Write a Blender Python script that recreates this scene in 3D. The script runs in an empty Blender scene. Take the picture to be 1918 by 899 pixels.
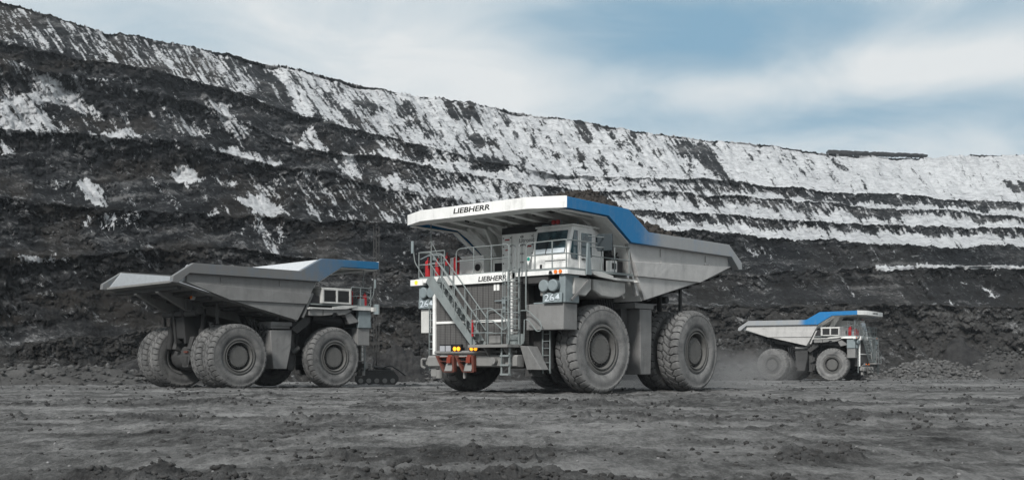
import bpy, bmesh, math, random
import numpy as np
from mathutils import Vector, Matrix, Euler
random.seed(7)
S = bpy.context.scene
COL = S.collection

# ------------------------------------------------------------------ camera
F_PX, HOR, CAMH = 2129.0, 687.0, 1.06          # focal length in photo pixels, horizon row, eye height
cam_d = bpy.data.cameras.new('camera'); cam = bpy.data.objects.new('camera', cam_d); COL.objects.link(cam)
cam_d.sensor_width = 36.0; cam_d.lens = 36.0 * F_PX / 1918.0
cam_d.shift_y = (HOR - 449.5) / 1918.0
cam.location = (0, 0, CAMH); cam.rotation_euler = (math.radians(90), 0, 0)
cam_d.clip_start = 0.1; cam_d.clip_end = 5000
S.camera = cam
S.render.resolution_x = 1024; S.render.resolution_y = 479

# ------------------------------------------------------------------ view, sky, sun
S.view_settings.view_transform = 'Standard'; S.view_settings.look = 'None'
S.view_settings.exposure = 0.42; S.view_settings.gamma = 1.0
SUN_EL, SUN_AZ = math.radians(38), math.radians(205)    # azimuth clockwise from +Y: behind the camera, a little left
W = bpy.data.worlds.new('World'); S.world = W; W.use_nodes = True
nt = W.node_tree; N = nt.nodes; Lk = nt.links
for n in list(N): N.remove(n)
out = N.new('ShaderNodeOutputWorld'); bg = N.new('ShaderNodeBackground'); Lk.new(bg.outputs[0], out.inputs[0])
bg.inputs[1].default_value = 0.090
sky = N.new('ShaderNodeTexSky'); sky.sky_type = 'NISHITA'; sky.sun_disc = False
sky.sun_elevation = SUN_EL; sky.sun_rotation = SUN_AZ; sky.air_density = 1.0; sky.dust_density = 1.5
tc = N.new('ShaderNodeTexCoord')
def mathn(tree, op, a, b=None, c=None, clamp=False):
    m = tree.nodes.new('ShaderNodeMath'); m.operation = op; m.use_clamp = clamp
    for i, v in enumerate((a, b, c)):
        if v is None: continue
        if isinstance(v, (int, float)): m.inputs[i].default_value = v
        else: tree.links.new(v, m.inputs[i])
    return m.outputs[0]
def noise(tree, vec, scale, detail=6, rough=0.55, dist=0.0, sc=None):
    if sc is not None:
        mp = tree.nodes.new('ShaderNodeMapping'); mp.inputs['Scale'].default_value = sc
        tree.links.new(vec, mp.inputs['Vector']); vec = mp.outputs[0]
    n = tree.nodes.new('ShaderNodeTexNoise'); n.inputs['Scale'].default_value = scale
    n.inputs['Detail'].default_value = detail; n.inputs['Roughness'].default_value = rough
    n.inputs['Distortion'].default_value = dist
    tree.links.new(vec, n.inputs['Vector'])
    return n.outputs['Fac']
def ramp(tree, fac, stops):
    r = tree.nodes.new('ShaderNodeValToRGB')
    e = r.color_ramp.elements
    while len(e) < len(stops): e.new(0.5)
    for q, (p, c) in zip(e, stops):
        q.position = p; q.color = (c[0], c[1], c[2], 1) if not isinstance(c, (int, float)) else (c, c, c, 1)
    tree.links.new(fac, r.inputs[0]); return r.outputs[0]
def mixc(tree, fac, a, b, mode='MIX'):
    m = tree.nodes.new('ShaderNodeMix'); m.data_type = 'RGBA'; m.blend_type = mode
    for i, v in ((0, fac), (6, a), (7, b)):
        if isinstance(v, (int, float)): m.inputs[i].default_value = v
        elif isinstance(v, tuple): m.inputs[i].default_value = (*v[:3], 1)
        else: tree.links.new(v, m.inputs[i])
    return m.outputs[2]
# cloud cover: soft stretched noise plus a few broad banks and openings in the sky (direction space)
def blob(u, y, su, sy):                                  # broad patch of sky around a direction
    d = Vector(((u - 959) / F_PX, 1, (HOR - y) / F_PX)).normalized()
    sp = N.new('ShaderNodeVectorMath'); sp.operation = 'SUBTRACT'; Lk.new(tc.outputs['Generated'], sp.inputs[0]); sp.inputs[1].default_value = d
    sc = N.new('ShaderNodeVectorMath'); sc.operation = 'MULTIPLY'; Lk.new(sp.outputs[0], sc.inputs[0])
    sc.inputs[1].default_value = (F_PX / su, F_PX / su, F_PX / sy)
    ln = N.new('ShaderNodeVectorMath'); ln.operation = 'LENGTH'; Lk.new(sc.outputs[0], ln.inputs[0])
    q = mathn(nt, 'MULTIPLY', ln.outputs['Value'], ln.outputs['Value'])
    return mathn(nt, 'POWER', 2.718, mathn(nt, 'MULTIPLY', q, -1.0))
gen = tc.outputs['Generated']
n1 = noise(nt, gen, 2.6, 7, 0.55, 0.3, (1, 1, 3.2))
n2 = noise(nt, gen, 6.0, 10, 0.58, 0.9, (1, 1, 2.6))
cov = mathn(nt, 'ADD', mathn(nt, 'MULTIPLY', n1, 0.75), mathn(nt, 'MULTIPLY', mathn(nt, 'SUBTRACT', n2, 0.14), 0.62))
for (u, y, su, sy, w) in ((1290, 75, 330, 75, -0.50), (1640, 25, 420, 50, -0.30), (1020, 25, 260, 40, -0.22), (300, 45, 260, 45, -0.20), (1750, 215, 500, 40, -0.22),
                          (1350, 225, 420, 40, -0.22), (1500, 60, 90, 40, 0.12), (820, 60, 300, 60, 0.15), (1900, 120, 300, 45, 0.22), (1650, 130, 240, 40, 0.12), (900, 170, 300, 50, 0.15)):
    cov = mathn(nt, 'ADD', cov, mathn(nt, 'MULTIPLY', blob(u, y, su, sy), w))
cl = ramp(nt, cov, [(-0.0, 0.12), (0.24, 0.42), (0.48, 0.82), (0.68, 1.0)])
shade = ramp(nt, mathn(nt, 'ADD', cov, mathn(nt, 'MULTIPLY', n2, 0.25)), [(0.2, (3.7, 4.5, 5.0)), (0.5, (5.1, 5.75, 6.1)), (0.85, (6.5, 6.75, 6.85))])
blue = mixc(nt, 0.82, sky.outputs[0], (1.5, 3.15, 4.4))
skyc = mixc(nt, cl, blue, shade)
Lk.new(skyc, bg.inputs[0])
sun_d = bpy.data.lights.new('sun', 'SUN'); sun = bpy.data.objects.new('sun', sun_d); COL.objects.link(sun)
sun_d.energy = 3.1; sun_d.angle = math.radians(9); sun_d.color = (1.0, 0.975, 0.94)
sd = Vector((math.sin(SUN_AZ) * math.cos(SUN_EL), math.cos(SUN_AZ) * math.cos(SUN_EL), math.sin(SUN_EL)))
sun.rotation_euler = sd.to_track_quat('Z', 'Y').to_euler()
try:
    S.cycles.use_adaptive_sampling = True
except Exception: pass

# ------------------------------------------------------------------ tagging helpers
def tag(o, label=None, cat=None, group=None, kind=None):
    if label: o['label'] = label
    if cat: o['category'] = cat
    if group: o['group'] = group
    if kind: o['kind'] = kind
    return o
def empty(name, loc=(0, 0, 0), rz=0.0):
    o = bpy.data.objects.new(name, None); COL.objects.link(o); o.location = loc; o.rotation_euler = (0, 0, rz)
    o.empty_display_size = 0.5
    return o

# ------------------------------------------------------------------ numpy noise
def _hash(ix, iy, seed):
    h = (ix.astype(np.int64) * 374761393 + iy.astype(np.int64) * 668265263 + seed * 974634777) & 0xFFFFFFFF
    h = ((h ^ (h >> 13)) * 1274126177) & 0xFFFFFFFF
    h = h ^ (h >> 16)
    return (h & 0xFFFFFF) / float(0xFFFFFF)
def vnoise(x, y, seed=0):
    x0 = np.floor(x); y0 = np.floor(y); fx = x - x0; fy = y - y0
    fx = fx * fx * fx * (fx * (fx * 6 - 15) + 10); fy = fy * fy * fy * (fy * (fy * 6 - 15) + 10)
    a = _hash(x0, y0, seed); b = _hash(x0 + 1, y0, seed); c = _hash(x0, y0 + 1, seed); d = _hash(x0 + 1, y0 + 1, seed)
    return (a + (b - a) * fx) * (1 - fy) + (c + (d - c) * fx) * fy
def fbm(x, y, oct=5, seed=0, gain=0.5, ridged=False):
    s = 0; a = 1.0; t = 0
    for k in range(oct):
        n = vnoise(x * 2 ** k + 17.3 * k, y * 2 ** k - 9.1 * k, seed + k)
        if ridged: n = 1 - abs(2 * n - 1)
        s = s + a * n; t += a; a *= gain
    return s / t
def sstep(a, b, x):
    t = np.clip((x - a) / (b - a), 0, 1); return t * t * (3 - 2 * t)

# ------------------------------------------------------------------ materials
def newmat(name, rough=0.8, spec=0.3):
    m = bpy.data.materials.new(name); m.use_nodes = True
    b = m.node_tree.nodes['Principled BSDF']; b.inputs['Roughness'].default_value = rough
    b.inputs['Specular IOR Level'].default_value = spec
    return m, m.node_tree, b
def bump(tree, b, h, strength=0.4, dist=0.05):
    n = tree.nodes.new('ShaderNodeBump'); n.inputs['Strength'].default_value = strength; n.inputs['Distance'].default_value = dist
    tree.links.new(h, n.inputs['Height']); tree.links.new(n.outputs[0], b.inputs['Normal'])
DUST = (0.20, 0.195, 0.185)
def paint(name, col, rough=0.55, dust=0.35, metal=0.0, scale=1.0, zlow=None, streak=True, dustcol=DUST):
    """dusty paint: dust in soft patches, thin vertical run marks, more dust towards zlow"""
    m, t, b = newmat(name, rough, 0.35)
    o = t.nodes.new('ShaderNodeTexCoord').outputs['Object']
    n1 = noise(t, o, 0.9 * scale, 8, 0.65); n2 = noise(t, o, 3.0 * scale, 6, 0.7, 0, (1, 1, 0.12)); n3 = noise(t, o, 22 * scale, 4, 0.7)
    f = mathn(t, 'ADD', mathn(t, 'MULTIPLY', n1, 0.55), mathn(t, 'MULTIPLY', n2, 0.35 if streak else 0.1))
    f = mathn(t, 'ADD', f, mathn(t, 'MULTIPLY', n3, 0.18))
    f = mathn(t, 'ADD', f, dust - 0.5)
    if zlow is not None:
        g = t.nodes.new('ShaderNodeNewGeometry'); s = t.nodes.new('ShaderNodeSeparateXYZ'); t.links.new(o, s.inputs[0])
        mr = t.nodes.new('ShaderNodeMapRange'); mr.inputs[1].default_value = zlow[0]; mr.inputs[2].default_value = zlow[1]; mr.inputs[3].default_value = 0.4; mr.inputs[4].default_value = 0
        t.links.new(s.outputs[2], mr.inputs[0]); f = mathn(t, 'ADD', f, mr.outputs[0])
    r = ramp(t, f, [(0.30, 0.0), (0.62, 0.65), (0.9, 1.0)])
    c = mixc(t, r, col, dustcol)
    g1 = noise(t, o, 1.7 * scale, 7, 0.7, 0.3, (1, 1, 0.10)); g2 = noise(t, o, 1.1, 9, 0.75)
    gm = ramp(t, mathn(t, 'ADD', mathn(t, 'MULTIPLY', g1, 0.5), mathn(t, 'MULTIPLY', g2, 0.5)), [(0.44, 0.0), (0.54, 0.14), (0.66, 0.62)])
    c = mixc(t, gm, c, tuple(x * 0.38 for x in col))
    sc1 = noise(t, o, 5.0, 3, 0.8, 1.5, (0.35, 1, 3)); scm = ramp(t, sc1, [(0.66, 0.0), (0.70, 0.5)])       # scuffs and bright scratches
    c = mixc(t, mathn(t, 'MULTIPLY', scm, 0.5), c, tuple(min(1, x * 1.5 + 0.05) for x in col))
    t.links.new(c, b.inputs['Base Color']); b.inputs['Metallic'].default_value = metal
    rr = mathn(t, 'ADD', mathn(t, 'MULTIPLY', r, 0.4), rough, None, True); t.links.new(rr, b.inputs['Roughness'])
    dn_ = noise(t, o, 0.55, 3, 0.5, 0.6); bump(t, b, mathn(t, 'ADD', mathn(t, 'MULTIPLY', n3, 0.10), mathn(t, 'MULTIPLY', dn_, 1.0)), 0.7, 0.14)
    return m
def flat(name, col, rough=0.6, emit=0.0, spec=0.3, metal=0.0):
    m, t, b = newmat(name, rough, spec)
    o = t.nodes.new('ShaderNodeTexCoord').outputs['Object']
    n = noise(t, o, 6, 4, 0.6)
    lo = tuple(x * 0.75 for x in col); t.links.new(mixc(t, n, lo, col), b.inputs['Base Color'])
    b.inputs['Metallic'].default_value = metal
    if emit: b.inputs['Emission Color'].default_value = (*col, 1); b.inputs['Emission Strength'].default_value = emit
    return m
M = {}
M['white'] = paint('white_paint', (0.76, 0.76, 0.74), 0.45, 0.06, dustcol=(0.36, 0.355, 0.34))
M['offwhite'] = paint('dusty_white_paint', (0.52, 0.52, 0.50), 0.55, 0.30, dustcol=(0.24, 0.235, 0.225))
M['canopy_under'] = paint('dusty_plate_underside', (0.74, 0.74, 0.72), 0.8, 0.2, dustcol=(0.46, 0.455, 0.44))
M['under'] = paint('grimy_plate_underside', (0.15, 0.15, 0.145), 0.8, 0.3, dustcol=(0.10, 0.10, 0.098))
M['body'] = paint('worn_grey_body_plate', (0.42, 0.415, 0.405), 0.55, 0.22, dustcol=(0.29, 0.285, 0.275))
M['bodydark'] = paint('dusty_grey_body_plate', (0.19, 0.19, 0.187), 0.6, 0.32, dustcol=(0.14, 0.138, 0.134))
M['inner'] = flat('polished_body_liner', (0.62, 0.64, 0.66), 0.35, metal=0.3)
M['rail'] = paint('blue_grey_handrail_paint', (0.19, 0.215, 0.215), 0.6, 0.3)
M['grey'] = paint('grey_machine_paint', (0.19, 0.225, 0.235), 0.6, 0.2)
M['chassis'] = paint('dusty_chassis_steel', (0.040, 0.040, 0.040), 0.75, 0.30, dustcol=(0.085, 0.084, 0.08))
M['dark'] = flat('dark_greasy_steel', (0.022, 0.022, 0.024), 0.6)
M['black'] = flat('black_paint', (0.012, 0.012, 0.013), 0.5)
M['bumper'] = paint('scuffed_grey_bumper', (0.20, 0.20, 0.195), 0.65, 0.45)
M['rim'] = paint('dusty_wheel_steel', (0.075, 0.074, 0.072), 0.7, 0.42, dustcol=(0.15, 0.148, 0.14))
M['red'] = flat('red_paint', (0.36, 0.015, 0.02), 0.4)
M['rust'] = paint('rusty_red_paint', (0.115, 0.022, 0.011), 0.7, 0.40, dustcol=(0.08, 0.068, 0.06))
M['orange'] = flat('orange_lens', (0.85, 0.20, 0.02), 0.3)
M['orange_lit'] = flat('lit_orange_lens', (1.0, 0.34, 0.02), 0.3, emit=1.3)
M['lens'] = flat('clear_lamp_lens', (0.35, 0.36, 0.38), 0.15, spec=0.6)
M['redlens'] = flat('red_lens', (0.30, 0.01, 0.01), 0.3)
M['letterw'] = flat('light_lettering_paint', (0.60, 0.66, 0.70), 0.6)
M['mirror'] = flat('mirror_housing', (0.022, 0.032, 0.038), 0.55)
M['fender'] = paint('dusty_fender_paint', (0.40, 0.40, 0.385), 0.6, 0.42, dustcol=(0.17, 0.166, 0.158))
M['pit'] = flat('grimy_steel', (0.028, 0.028, 0.028), 0.8)
M['green'] = flat('green_sign_paint', (0.02, 0.25, 0.2), 0.5)
def glassmat():
    m, t, b = newmat('tinted_cab_glass', 0.08, 0.6)
    b.inputs['Base Color'].default_value = (0.012, 0.035, 0.042, 1); b.inputs['Coat Weight'].default_value = 0.4
    o = t.nodes.new('ShaderNodeTexCoord').outputs['Object']; n = noise(t, o, 2, 4, 0.6)
    t.links.new(ramp(t, n, [(0.38, (0.008, 0.018, 0.024)), (0.6, (0.045, 0.085, 0.10))]), b.inputs['Base Color'])
    return m
M['glass'] = glassmat()
def grillemat():
    m, t, b = newmat('radiator_core', 0.7, 0.3)
    o = t.nodes.new('ShaderNodeTexCoord').outputs['Object']
    s = t.nodes.new('ShaderNodeSeparateXYZ'); t.links.new(o, s.inputs[0])
    wv = mathn(t, 'SINE', mathn(t, 'MULTIPLY', s.outputs[1], 75)); wz = mathn(t, 'SINE', mathn(t, 'MULTIPLY', s.outputs[2], 90))
    f = mathn(t, 'ADD', mathn(t, 'MULTIPLY', wv, 0.3), mathn(t, 'MULTIPLY', wz, 0.3)); n = noise(t, o, 1.6, 6, 0.7)
    c = mixc(t, n, (0.09, 0.087, 0.084), (0.20, 0.195, 0.19)); f2 = mathn(t, 'MULTIPLY_ADD', f, 0.5, 0.5, True)
    t.links.new(mixc(t, f2, (0.02, 0.02, 0.02), c), b.inputs['Base Color']); return m
M['grille'] = grillemat(); M['lamp_red'] = flat('dusty_red_paint', (0.17, 0.026, 0.012), 0.7)
def tyremat(name, k):
    m, t, b = newmat(name, 0.92, 0.15)
    o = t.nodes.new('ShaderNodeTexCoord').outputs['Object']
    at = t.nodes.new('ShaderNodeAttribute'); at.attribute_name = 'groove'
    oi = t.nodes.new('ShaderNodeObjectInfo'); va = t.nodes.new('ShaderNodeVectorMath'); va.operation = 'ADD'; t.links.new(o, va.inputs[0]); t.links.new(oi.outputs['Location'], va.inputs[1])
    n = noise(t, va.outputs[0], 1.3, 9, 0.72, 0.5); n3 = noise(t, va.outputs[0], 16, 6, 0.75)
    sx = t.nodes.new('ShaderNodeSeparateXYZ'); t.links.new(o, sx.inputs[0])
    rad = mathn(t, 'SQRT', mathn(t, 'ADD', mathn(t, 'MULTIPLY', sx.outputs[0], sx.outputs[0]), mathn(t, 'MULTIPLY', sx.outputs[2], sx.outputs[2])))
    ring = mathn(t, 'MULTIPLY', mathn(t, 'SINE', mathn(t, 'MULTIPLY', rad, 17)), 0.035)
    c = ramp(t, mathn(t, 'ADD', mathn(t, 'ADD', mathn(t, 'MULTIPLY', n, 0.8), mathn(t, 'MULTIPLY', n3, 0.32)), ring),
             [(0.36, tuple(k * x for x in (0.050, 0.051, 0.052))), (0.52, tuple(k * x for x in (0.122, 0.122, 0.121))), (0.74, tuple(k * x for x in (0.215, 0.213, 0.208)))])
    t.links.new(mixc(t, at.outputs['Fac'], c, (0.015, 0.015, 0.015)), b.inputs['Base Color'])      # groove shade painted in: colour darkened with groove depth
    bump(t, b, n3, 0.3, 0.02); return m
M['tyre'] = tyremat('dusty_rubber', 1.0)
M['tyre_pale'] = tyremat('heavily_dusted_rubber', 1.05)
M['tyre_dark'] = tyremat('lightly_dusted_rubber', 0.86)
def railmat(name, x0, x1, greycol, bluecol, mid=0.5):
    """painted rail: blue at the canopy, rubbed grey with rock dust towards the tail"""
    m, t, b = newmat(name, 0.6, 0.35)
    o = t.nodes.new('ShaderNodeTexCoord').outputs['Object']; s = t.nodes.new('ShaderNodeSeparateXYZ'); t.links.new(o, s.inputs[0])
    n = noise(t, o, 1.3, 8, 0.7); n2 = noise(t, o, 5, 6, 0.7, 0, (1, 1, 0.1))
    mr = t.nodes.new('ShaderNodeMapRange'); mr.inputs[1].default_value = x0; mr.inputs[2].default_value = x1
    t.links.new(s.outputs[0], mr.inputs[0])
    f = mathn(t, 'ADD', mr.outputs[0], mathn(t, 'MULTIPLY', mathn(t, 'SUBTRACT', n, 0.5), 0.9)); f = mathn(t, 'ADD', f, mathn(t, 'MULTIPLY', mathn(t, 'SUBTRACT', n2, 0.5), 0.5), None, True)
    gc = mixc(t, n2, tuple(x * 0.8 for x in greycol), greycol)
    bc = mixc(t, ramp(t, n, [(0.4, 0.0), (0.8, 0.35)]), bluecol, (0.04, 0.17, 0.34))
    t.links.new(mixc(t, f, gc, bc), b.inputs['Base Color']); return m
# ------------------------------------------------------------------ mesh builder
class MB:
    def __init__(s): s.v = []; s.f = []
    def add(s, vs, fs):
        n = len(s.v); s.v += [tuple(v) for v in vs]; s.f += [tuple(i + n for i in f) for f in fs]; return s
    def box(s, x0, x1, y0, y1, z0, z1):
        vs = [(x, y, z) for x in (x0, x1) for y in (y0, y1) for z in (z0, z1)]
        return s.add(vs, [(0, 1, 3, 2), (4, 6, 7, 5), (0, 4, 5, 1), (2, 3, 7, 6), (0, 2, 6, 4), (1, 5, 7, 3)])
    def obox(s, c, size, eul=(0, 0, 0)):
        m = Euler(eul).to_matrix(); c = Vector(c)
        vs = [c + m @ Vector((a * size[0] / 2, b * size[1] / 2, d * size[2] / 2)) for a in (-1, 1) for b in (-1, 1) for d in (-1, 1)]
        return s.add(vs, [(0, 1, 3, 2), (4, 6, 7, 5), (0, 4, 5, 1), (2, 3, 7, 6), (0, 2, 6, 4), (1, 5, 7, 3)])
    def prism(s, poly, axis, a, b):
        n = len(poly)
        def p(q, w): return {'y': (q[0], w, q[1]), 'x': (w, q[0], q[1]), 'z': (q[0], q[1], w)}[axis]
        vs = [p(q, a) for q in poly] + [p(q, b) for q in poly]
        fs = [tuple(range(n)), tuple(range(2 * n - 1, n - 1, -1))] + [(i, (i + 1) % n, n + (i + 1) % n, n + i) for i in range(n)]
        return s.add(vs, fs)
    def cyl(s, p0, p1, r, r1=None, n=16, caps=True):
        p0 = Vector(p0); p1 = Vector(p1); r1 = r if r1 is None else r1
        d = (p1 - p0).normalized(); u = d.orthogonal().normalized(); w = d.cross(u)
        vs = [p + (u * math.cos(2 * math.pi * i / n) + w * math.sin(2 * math.pi * i / n)) * q for p, q in ((p0, r), (p1, r1)) for i in range(n)]
        fs = [(i, (i + 1) % n, n + (i + 1) % n, n + i) for i in range(n)]
        if caps: fs += [tuple(range(n))[::-1], tuple(range(n, 2 * n))]
        return s.add(vs, fs)
    def bar(s, p0, p1, w, h):
        """rectangular bar: w across (horizontal), h the other way"""
        p0 = Vector(p0); p1 = Vector(p1); d = (p1 - p0).normalized(); up = Vector((0, 0, 1))
        if abs(d.z) > 0.99: up = Vector((1, 0, 0))
        a = d.cross(up).normalized() * w / 2; b = a.cross(d).normalized() * h / 2
        vs = [p + i * a + j * b for p in (p0, p1) for i, j in ((-1, -1), (1, -1), (1, 1), (-1, 1))]
        return s.add(vs, [(0, 1, 2, 3), (7, 6, 5, 4)] + [(i, (i + 1) % 4 + 0, 4 + (i + 1) % 4, 4 + i) for i in range(4)])
    def tube(s, pts, r=0.025, n=6, bend=0.0):
        pts = [Vector(p) for p in pts]
        if bend and len(pts) > 2:
            q = [pts[0]]
            for i in range(1, len(pts) - 1):
                a, b, c = pts[i - 1], pts[i], pts[i + 1]
                d1 = min(bend, (a - b).length * 0.45); d2 = min(bend, (c - b).length * 0.45)
                s0 = b + (a - b).normalized() * d1; s1 = b + (c - b).normalized() * d2
                for t in (0, .33, .67, 1): q.append(s0 * (1 - t) ** 2 + b * 2 * t * (1 - t) + s1 * t * t)
            pts = q + [pts[-1]]
        rings = []
        for i, p in enumerate(pts):
            d = (pts[min(i + 1, len(pts) - 1)] - pts[max(i - 1, 0)]).normalized()
            u = d.cross(Vector((0.31, 0.52, 0.79))).normalized(); w = d.cross(u)
            rings.append([p + (u * math.cos(2 * math.pi * k / n) + w * math.sin(2 * math.pi * k / n)) * r for k in range(n)])
        vs = [v for R_ in rings for v in R_]; fs = []
        for i in range(len(rings) - 1):
            for k in range(n): fs.append((i * n + k, i * n + (k + 1) % n, (i + 1) * n + (k + 1) % n, (i + 1) * n + k))
        fs += [tuple(range(n))[::-1], tuple(range((len(rings) - 1) * n, len(rings) * n))]
        return s.add(vs, fs)
    def lathe(s, prof, n=48, c=(0, 0, 0)):
        """profile (r, y) revolved about the y axis"""
        vs = [(c[0] + r * math.cos(2 * math.pi * i / n), c[1] + y, c[2] + r * math.sin(2 * math.pi * i / n)) for i in range(n) for r, y in prof]
        m = len(prof); fs = []
        for i in range(n):
            for k in range(m - 1): fs.append((i * m + k, i * m + k + 1, ((i + 1) % n) * m + k + 1, ((i + 1) % n) * m + k))
        return s.add(vs, fs)
    def mirror(s):
        o = MB(); o.v = [(x, -y, z) for x, y, z in s.v]; o.f = [f[::-1] for f in s.f]; return o
    def plus(s, o): return s.add(o.v, o.f)
    def mesh(s, name, mat, ang=35):
        me = bpy.data.meshes.new(name); me.from_pydata(s.v, [], s.f)
        bm = bmesh.new(); bm.from_mesh(me); bmesh.ops.recalc_face_normals(bm, faces=bm.faces); bm.to_mesh(me); bm.free()
        me.materials.append(M[mat] if isinstance(mat, str) else mat)
        me.polygons.foreach_set('use_smooth', [True] * len(me.polygons)); me.set_sharp_from_angle(angle=math.radians(ang))
        return me
    def pieces(s):
        p = list(range(len(s.v)))
        def find(a):
            while p[a] != a: p[a] = p[p[a]]; a = p[a]
            return a
        for f in s.f:
            for i in f[1:]: p[find(i)] = find(f[0])
        g = {}
        for f in s.f: g.setdefault(find(f[0]), []).append(f)
        out_ = []
        for fs in g.values():
            m = MB(); ix = {}
            for f in fs:
                for i in f:
                    if i not in ix: ix[i] = len(m.v); m.v.append(s.v[i])
                m.f.append(tuple(ix[i] for i in f))
            out_.append(m)
        return out_
    def build_each(s, name, mat, parent=None, bevel=0.0):
        """every separate piece becomes a part of its own"""
        return [m.build(name, mat, parent, bevel) for m in s.pieces()]
    def build(s, name, mat, parent=None, bevel=0.0, label=None):
        o = bpy.data.objects.new(name, s.mesh(name, mat)); COL.objects.link(o)
        if parent: o.parent = parent
        if bevel:
            b = o.modifiers.new('bevel', 'BEVEL'); b.width = bevel; b.segments = 2; b.limit_method = 'ANGLE'; b.angle_limit = math.radians(50)
        if label: o['label'] = label
        return o
def lettering(txt, size_x, size_z, parent, mat, loc, rot, name='lettering', depth=0.006, shear=0.0, off=0.0):
    cu = bpy.data.curves.new(name, 'FONT'); cu.body = txt; cu.size = 1; cu.extrude = 0.0; cu.shear = shear; cu.offset = off; cu.align_x = 'CENTER'; cu.align_y = 'CENTER'
    o = bpy.data.objects.new('tmp', cu); COL.objects.link(o)
    bpy.context.view_layer.update()
    me = bpy.data.meshes.new_from_object(o.evaluated_get(bpy.context.evaluated_depsgraph_get()))
    bpy.data.objects.remove(o)
    xs = [v.co.x for v in me.vertices]; ys = [v.co.y for v in me.vertices]
    kx = size_x / (max(xs) - min(xs)); kz = size_z / (max(ys) - min(ys)); cx = (max(xs) + min(xs)) / 2; cy = (max(ys) + min(ys)) / 2
    for v in me.vertices: v.co = ((v.co.x - cx) * kx, (v.co.y - cy) * kz, 0)
    me.materials.clear(); me.materials.append(M[mat]); me.name = name
    t = bpy.data.objects.new(name, me); COL.objects.link(t); t.parent = parent; t.location = loc; t.rotation_euler = rot
    so = t.modifiers.new('thick', 'SOLIDIFY'); so.thickness = depth; so.offset = 1
    return t

# ------------------------------------------------------------------ tyre and wheel meshes (shared)
TR, TW = 1.79, 1.04           # outer radius, width of a giant earthmover tyre
def tyre_mesh(kind):
    NP, SP = 33, 14
    nth = NP * SP
    hw = TW / 2
    prof = []                                      # (r, y, v across tread or None on the sidewall)
    for k in range(27):
        v = -1 + 2 * k / 26; prof.append((TR - 0.075 * abs(v) ** 3.5 - 0.012 * v * v, v * (hw - 0.035), v))
    side = [(TR - 0.115, hw - 0.008, 1.15), (TR - 0.165, hw + 0.006, 1.3), (TR - 0.215, hw + 0.012, 1.45), (TR - 0.222, hw + 0.002, None), (TR - 0.24, hw - 0.004, None), (TR - 0.36, hw + 0.02, None), (TR - 0.50, hw + 0.028, None),
            (TR - 0.62, hw + 0.015, None), (TR - 0.70, hw - 0.02, None), (1.035, hw - 0.055, None), (1.02, hw - 0.075, None), (1.0, hw - 0.075, None), (0.985, hw - 0.05, None), (0.95, hw - 0.05, None), (0.86, hw - 0.12, None), (0.80, hw - 0.24, None), (0.76, hw - 0.5, None)]
    full = [(r, -y, (None if v is None else -v)) for r, y, v in side[::-1]] + prof + side
    r = np.array([p[0] for p in full]); y = np.array([p[1] for p in full]); vv = np.array([9.0 if p[2] is None else p[2] for p in full])
    m = len(full)
    u = (np.arange(nth) / SP)[:, None]             # in pitches
    V = np.broadcast_to(vv[None, :], (nth, m)); av = np.abs(V); sg = np.sign(V)
    off = np.where(sg > 0, 0.5, 0.0)               # the two shoulders are staggered
    def tri_dist(q): return np.abs(q - np.round(q))     # distance to the nearest groove, in pitches
    curve = 0.16 * np.clip(1 - av, 0, 1) ** 1.2 + 0.07 * np.sin(av * 5)
    d1 = tri_dist(u + off + curve)
    w1 = 0.036 + 0.035 * np.clip(av - 0.5, 0, 1)
    g1 = (1 - sstep(w1 * 0.6, w1 * 1.5, d1)) * sstep(0.30, 0.42, av)
    zig = 0.36 + 0.09 * (np.abs(2 * ((u + off + 0.25) % 1) - 1) * 2 - 1)
    g2 = (1 - sstep(0.02, 0.07, np.abs(av - zig)))
    if kind == 'rear':
        d3 = tri_dist(u + 0.5 * sg * np.clip(av / 0.4, 0, 1) + 0.25)
        g3 = (1 - sstep(0.04, 0.10, d3)) * (av < 0.38)
        depth = 0.11 * g1 + 0.075 * g2 + 0.07 * g3
    else:
        g3 = 0 * g1; depth = 0.12 * g1 + 0.055 * g2
    depth = np.where(av > 5, 0, depth) * np.where(av > 1.0, np.clip(1 - (av - 1.0) / 0.5, 0, 1) * 0.8, 1)
    gro = np.where(av > 5, 0, np.clip(np.maximum(np.maximum(g1, g2 * 0.7), g3 * 0.7), 0, 1)) * np.where(av > 1.0, np.clip(1 - (av - 1.0) / 0.5, 0, 1), 1)
    rr = r[None, :] - depth
    th = 2 * np.pi * np.arange(nth) / nth
    bulge = 1 + 0 * th
    X = rr * np.cos(th)[:, None]; Z = rr * np.sin(th)[:, None]; Y = np.broadcast_to(y[None, :], X.shape)
    # the loaded tyre flattens a little where it stands
    flat_z = -TR + 0.045
    Z = np.where(Z < flat_z, flat_z + (Z - flat_z) * 0.15, Z)
    co = np.stack([X, Y, Z], -1).reshape(-1, 3)
    i = np.arange(nth)[:, None]; k = np.arange(m - 1)[None, :]; j = (i + 1) % nth
    q = np.stack([i * m + k, i * m + k + 1, j * m + k + 1, j * m + k], -1).reshape(-1, 4)
    me = bpy.data.meshes.new('tyre'); me.vertices.add(len(co)); me.vertices.foreach_set('co', co.ravel())
    me.loops.add(q.size); me.loops.foreach_set('vertex_index', q.ravel()); me.polygons.add(len(q))
    me.polygons.foreach_set('loop_start', np.arange(0, q.size, 4)); me.polygons.foreach_set('loop_total', np.full(len(q), 4))
    me.update(calc_edges=True)
    me.polygons.foreach_set('use_smooth', [True] * len(q)); me.set_sharp_from_angle(angle=math.radians(42))
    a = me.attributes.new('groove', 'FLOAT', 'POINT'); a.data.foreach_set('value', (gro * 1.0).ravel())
    return me
TY = {}
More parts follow.
